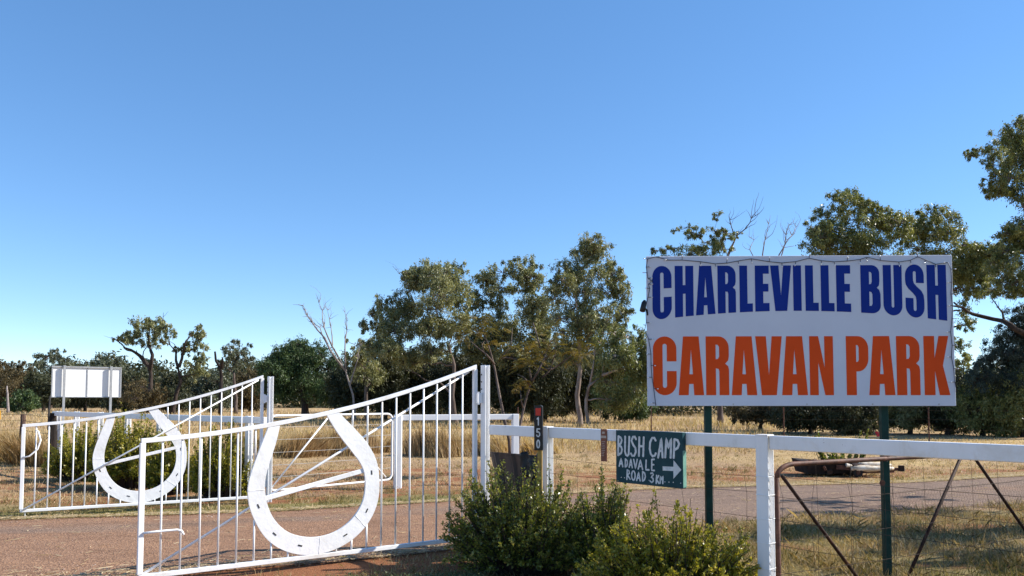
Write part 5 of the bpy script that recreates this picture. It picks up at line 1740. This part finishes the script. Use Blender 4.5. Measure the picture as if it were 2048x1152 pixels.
# short dry turf across the driveway
X, Y, rng = in_view(90000, 9.5, 26, 1.4, 1)
df = Y - y_far(X)
keep = df > 0.02 + 0.08 * rng.uniform(size=len(X))
X, Y, df = X[keep], Y[keep], df[keep]
nz = vnoise(X, Y, 0.8)
keep = rng.uniform(size=len(X)) < np.clip(0.62 + nz * 1.0 + 1.1 * vnoise(X, Y, 3.1, 20), 0.05, 1)
X, Y, df, nz = X[keep], Y[keep], df[keep], nz[keep]
H = rng.uniform(0.02, 0.065, size=len(X)) * (1 + 0.5 * np.clip(nz, 0, 1))
gr = smooth01((2.4 - df) / 1.6) * smooth01((2 - X) / 3)
nz2 = vnoise(X, Y, 1.7, 7)
tint = np.clip(0.68 - 0.55 * gr * (0.6 + nz2) + rng.normal(size=len(X)) * 0.18, 0, 1)
blades("short_turf", X, Y, H, rng.uniform(0.006, 0.012, size=len(X)) * (1 + (Y - 10) * 0.06), 1.1, tint, "turf", "short dry turf covering the clearing beyond the driveway", None, 1)

# tussocks of tall dry grass in the middle distance
rng = np.random.default_rng(3)
cx, cyy, sz = [], [], []
for px, Y, s in [(565, 22, .55), (600, 21.5, .6), (640, 22, .5), (668, 22.5, .6), (705, 22, .5), (730, 23, .5), (850, 22, .65), (888, 21.6, .6), (925, 22, .5), (955, 22.4, .55), (985, 22, .4), (1003, 21.8, .4), (1030, 22.5, .35),
                 (1065, 22.5, .3), (1105, 23, .3), (10, 21.5, .65), (35, 20.5, .6), (62, 19.6, .6), (85, 19, .55), (-20, 22, .6), (100, 18.6, .4), (-60, 23, .6), (530, 23.5, .5), (480, 24, .5), (780, 23.5, .4)]:
    cx.append((px - 1024) / F * Y); cyy.append(Y); sz.append(s)
cx, cyy, sz = np.array(cx), np.array(cyy), np.array(sz)
n = 26000
k = rng.choice(len(cx), size=n, p=sz ** 2 / (sz ** 2).sum())
rr = rng.normal(size=(n, 2)) * (sz[k] * 0.40)[:, None]
X, Y = cx[k] + rr[:, 0], cyy[k] + rr[:, 1]
dd = np.hypot(rr[:, 0], rr[:, 1]) / sz[k]
H = (0.22 + 0.95 * sz[k] * rng.uniform(0.75, 1.2, size=len(cx))[k]) * np.clip(1.15 - 0.5 * dd, 0.25, 1.2) * rng.uniform(0.5, 1.05, size=n)
blades("tall_dry_grass", X, Y, H, rng.uniform(0.008, 0.016, size=n), 0.75, np.clip(0.42 + rng.uniform(-0.18, 0.25, size=len(cx))[k] + rng.normal(size=n) * 0.16, 0, 1), "straw", "tall tussocky dry grass in the middle distance", None, 3)

# dry field out to the trees
X, Y, rng = in_view(90000, 21, 120, 1.7, 5, -120, 2200)
nz = vnoise(X, Y, 0.18)
right = smooth01((X / Y + 0.25) / 0.2)
keep = (Y > 23 + 2 * nz) & (rng.uniform(size=len(X)) < 0.55 + nz)
X, Y, nz = X[keep], Y[keep], nz[keep]
H = rng.uniform(0.15, 0.42, size=len(X)) * (1 + 0.6 * np.clip(nz, -0.4, 0.8))
H *= np.where((X / Y > 0.335 + 0.03 * nz) & (Y < 60), 0.22, 1.0)
blades("dry_field_grass", X, Y, H, rng.uniform(0.012, 0.022, size=len(X)) * (Y / 24) ** 0.9, 0.8, np.clip(0.66 + 0.3 * nz + rng.normal(size=len(X)) * 0.16, 0, 1), "straw", "golden dry grass of the field stretching to the trees", None, 5)

# rough grass between fence and driveway on the right
X, Y, rng = in_view(75000, 4.6, 12.5, 1.2, 7, 1150, 2300)
dn = y_near(X) - Y
nz = vnoise(X, Y, 1.1, 3)
keep = (dn > -0.1 + 0.25 * rng.uniform(size=len(X))) & (rng.uniform(size=len(X)) < np.clip(0.7 + 1.3 * nz, 0.1, 1)) & (X > 0.5)
X, Y, nz, dn = X[keep], Y[keep], nz[keep], dn[keep]
H = rng.uniform(0.03, 0.12, size=len(X)) * (1 + 1.2 * np.clip(nz, 0, 1))
tall = rng.uniform(size=len(X)) < 0.02
H[tall] *= 1.7
nz2 = vnoise(X, Y, 0.8, 11)
blades("rough_grass", X, Y, H, rng.uniform(0.004, 0.008, size=len(X)), 1.2, np.clip(0.50 - 0.5 * nz2 + rng.normal(size=len(X)) * 0.2, 0, 1), "turf", "rough part green grass between the rail fence and the driveway", None, 7)

# sparse dry grass on the red soil under the near gate
X, Y, rng = in_view(26000, 5.6, 8.6, 1.0, 9, -200, 1250)
dn = y_near(X) - Y
nz = vnoise(X, Y, 1.6, 5)
keep = (dn > -0.25 + 0.4 * rng.uniform(size=len(X))) & (rng.uniform(size=len(X)) < np.clip(0.25 + 1.5 * nz + 0.35 * (dn > 0.7), 0.03, 1))
X, Y = X[keep], Y[keep]
blades("verge_grass", X, Y, rng.uniform(0.02, 0.08, size=len(X)), rng.uniform(0.003, 0.007, size=len(X)), 1.3, np.clip(0.6 + rng.normal(size=len(X)) * 0.22, 0, 1), "turf", "sparse dry grass on the red soil under the near gate", None, 9)

# low grey-green weeds at the bottom, left of the large shrub
rng = np.random.default_rng(12)
cxs = rng.uniform(-1.75, -0.2, size=90)
cys = 6.95 - 0.25 * rng.uniform(size=90) + 0.12 * cxs
n = 6000
k = rng.integers(0, 90, size=n)
C = np.stack([cxs[k] + rng.normal(size=n) * 0.05, cys[k] + rng.normal(size=n) * 0.05, np.abs(rng.normal(size=n)) * 0.03 + 0.008], -1)
L = rng.uniform(0.012, 0.026, size=n)
tag(quads_mesh("low_weeds", leaves(C, np.tile([0, 0, 0.5], (n, 1)), L, L * 0.5, rng, 0.8), 0.4 + rng.normal(size=n) * 0.25, M["weed"]), "low grey green weeds on the soil left of the large shrub", "weeds", None, "stuff")

# dead leaf litter below the near shrubs
rng = np.random.default_rng(21)
n = 5000
k = rng.integers(0, 3, size=n)
lc = np.array([[ca.x, 7.1], [cbp.x, 6.85], [cc.x, 5.95]])[k]
C = np.stack([lc[:, 0] + rng.normal(size=n) * 0.55, lc[:, 1] + rng.normal(size=n) * 0.28, rng.uniform(0.006, 0.02, size=n)], -1)
L = rng.uniform(0.014, 0.03, size=n)
hz_ = rng.normal(size=(n, 3)) * np.array([1, 1, 0.15])
tag(quads_mesh("leaf_litter", leaves(C, hz_, L, L * 0.5, rng, 0.2), rng.uniform(0, 1, size=n), M["brownscrub"]), "dead brown leaf litter below the near shrubs", "litter", None, "stuff")

# loose taller tufts standing out of the dry turf
rng = np.random.default_rng(22)
tx, ty, rg_ = in_view(420, 10.5, 24, 1.2, 23)
ok = ty - y_far(tx) > 0.15
tx, ty = tx[ok], ty[ok]
n = 9000
k = rng.integers(0, len(tx), size=n)
th = rng.uniform(0.05, 0.17, size=len(tx))
tn = rng.uniform(0.15, 0.95, size=len(tx))
blades("turf_tufts", tx[k] + rng.normal(size=n) * 0.06, ty[k] + rng.normal(size=n) * 0.06, th[k] * rng.uniform(0.4, 1.1, size=n), rng.uniform(0.005, 0.010, size=n), 1.0, np.clip(tn[k] + rng.normal(size=n) * 0.12, 0, 1), "turf", "loose taller tufts standing out of the dry turf", None, 24)

# straw litter: a pale line along the far edge of the driveway and loose stalks on it
rng = np.random.default_rng(14)
n1, n2 = 9000, 1200
x1 = rng.uniform(-9, 12, size=n1)
y1 = y_far(x1) + rng.normal(size=n1) * 0.07 - 0.02
x2 = rng.uniform(-8, 9, size=n2)
y2 = y_near(x2) + rng.uniform(0, 1, size=n2) * (y_far(x2) - y_near(x2))
x3 = rng.uniform(-6, 0, size=2500)
y3 = y_near(x3) + np.abs(rng.normal(size=2500)) * 0.25 - 0.1
C = np.stack([np.concatenate([x1, x2, x3]), np.concatenate([y1, y2, y3]), np.full(n1 + n2 + 2500, 0.03)], -1)
n = len(C)
C[:, 2] += rng.uniform(0, 0.012, size=n)
an = rng.uniform(0, math.pi, size=n)
L = rng.uniform(0.03, 0.14, size=n)
L[n1:n1 + n2] *= 1.2
a = np.stack([np.cos(an), np.sin(an), rng.normal(size=n) * 0.06], -1) * (L / 2)[:, None]
s = np.stack([-np.sin(an), np.cos(an), rng.normal(size=n) * 0.3], -1) * 0.003
V = np.stack([C - a - s, C - a + s, C + a + s, C + a - s], 1)
tag(quads_mesh("straw_litter", V, np.clip(0.85 + rng.normal(size=n) * 0.12, 0, 1), M["straw"]), "pale straw litter along the driveway edges", "straw", None, "stuff")

# loose stones on the driveway
rng = np.random.default_rng(15)
mbv, mbf = [], []
for _ in range(7000):
    x = rng.uniform(-8, 9)
    y = float(y_near(x)) + rng.uniform(-0.05, 1.0) * (float(y_far(x)) - float(y_near(x)))
    r_ = 0.004 + 0.009 * rng.uniform() ** 2
    b = len(mbv)
    for d in ((1, 0, 0), (0, 1, 0), (-1, 0, 0), (0, -1, 0), (0, 0, 1)):
        mbv.append((x + d[0] * r_ * rng.uniform(.7, 1.3), y + d[1] * r_ * rng.uniform(.7, 1.3), 0.022 + d[2] * r_ * rng.uniform(.6, 1.1)))
    mbf += [(b, b + 1, b + 4), (b + 1, b + 2, b + 4), (b + 2, b + 3, b + 4), (b + 3, b, b + 4)]
me = bpy.data.meshes.new("loose_stones")
me.from_pydata(mbv, [], mbf)
tag(link_mesh("loose_stones", me, M["stone"]), "loose gravel stones scattered on the driveway", "gravel", None, "stuff")
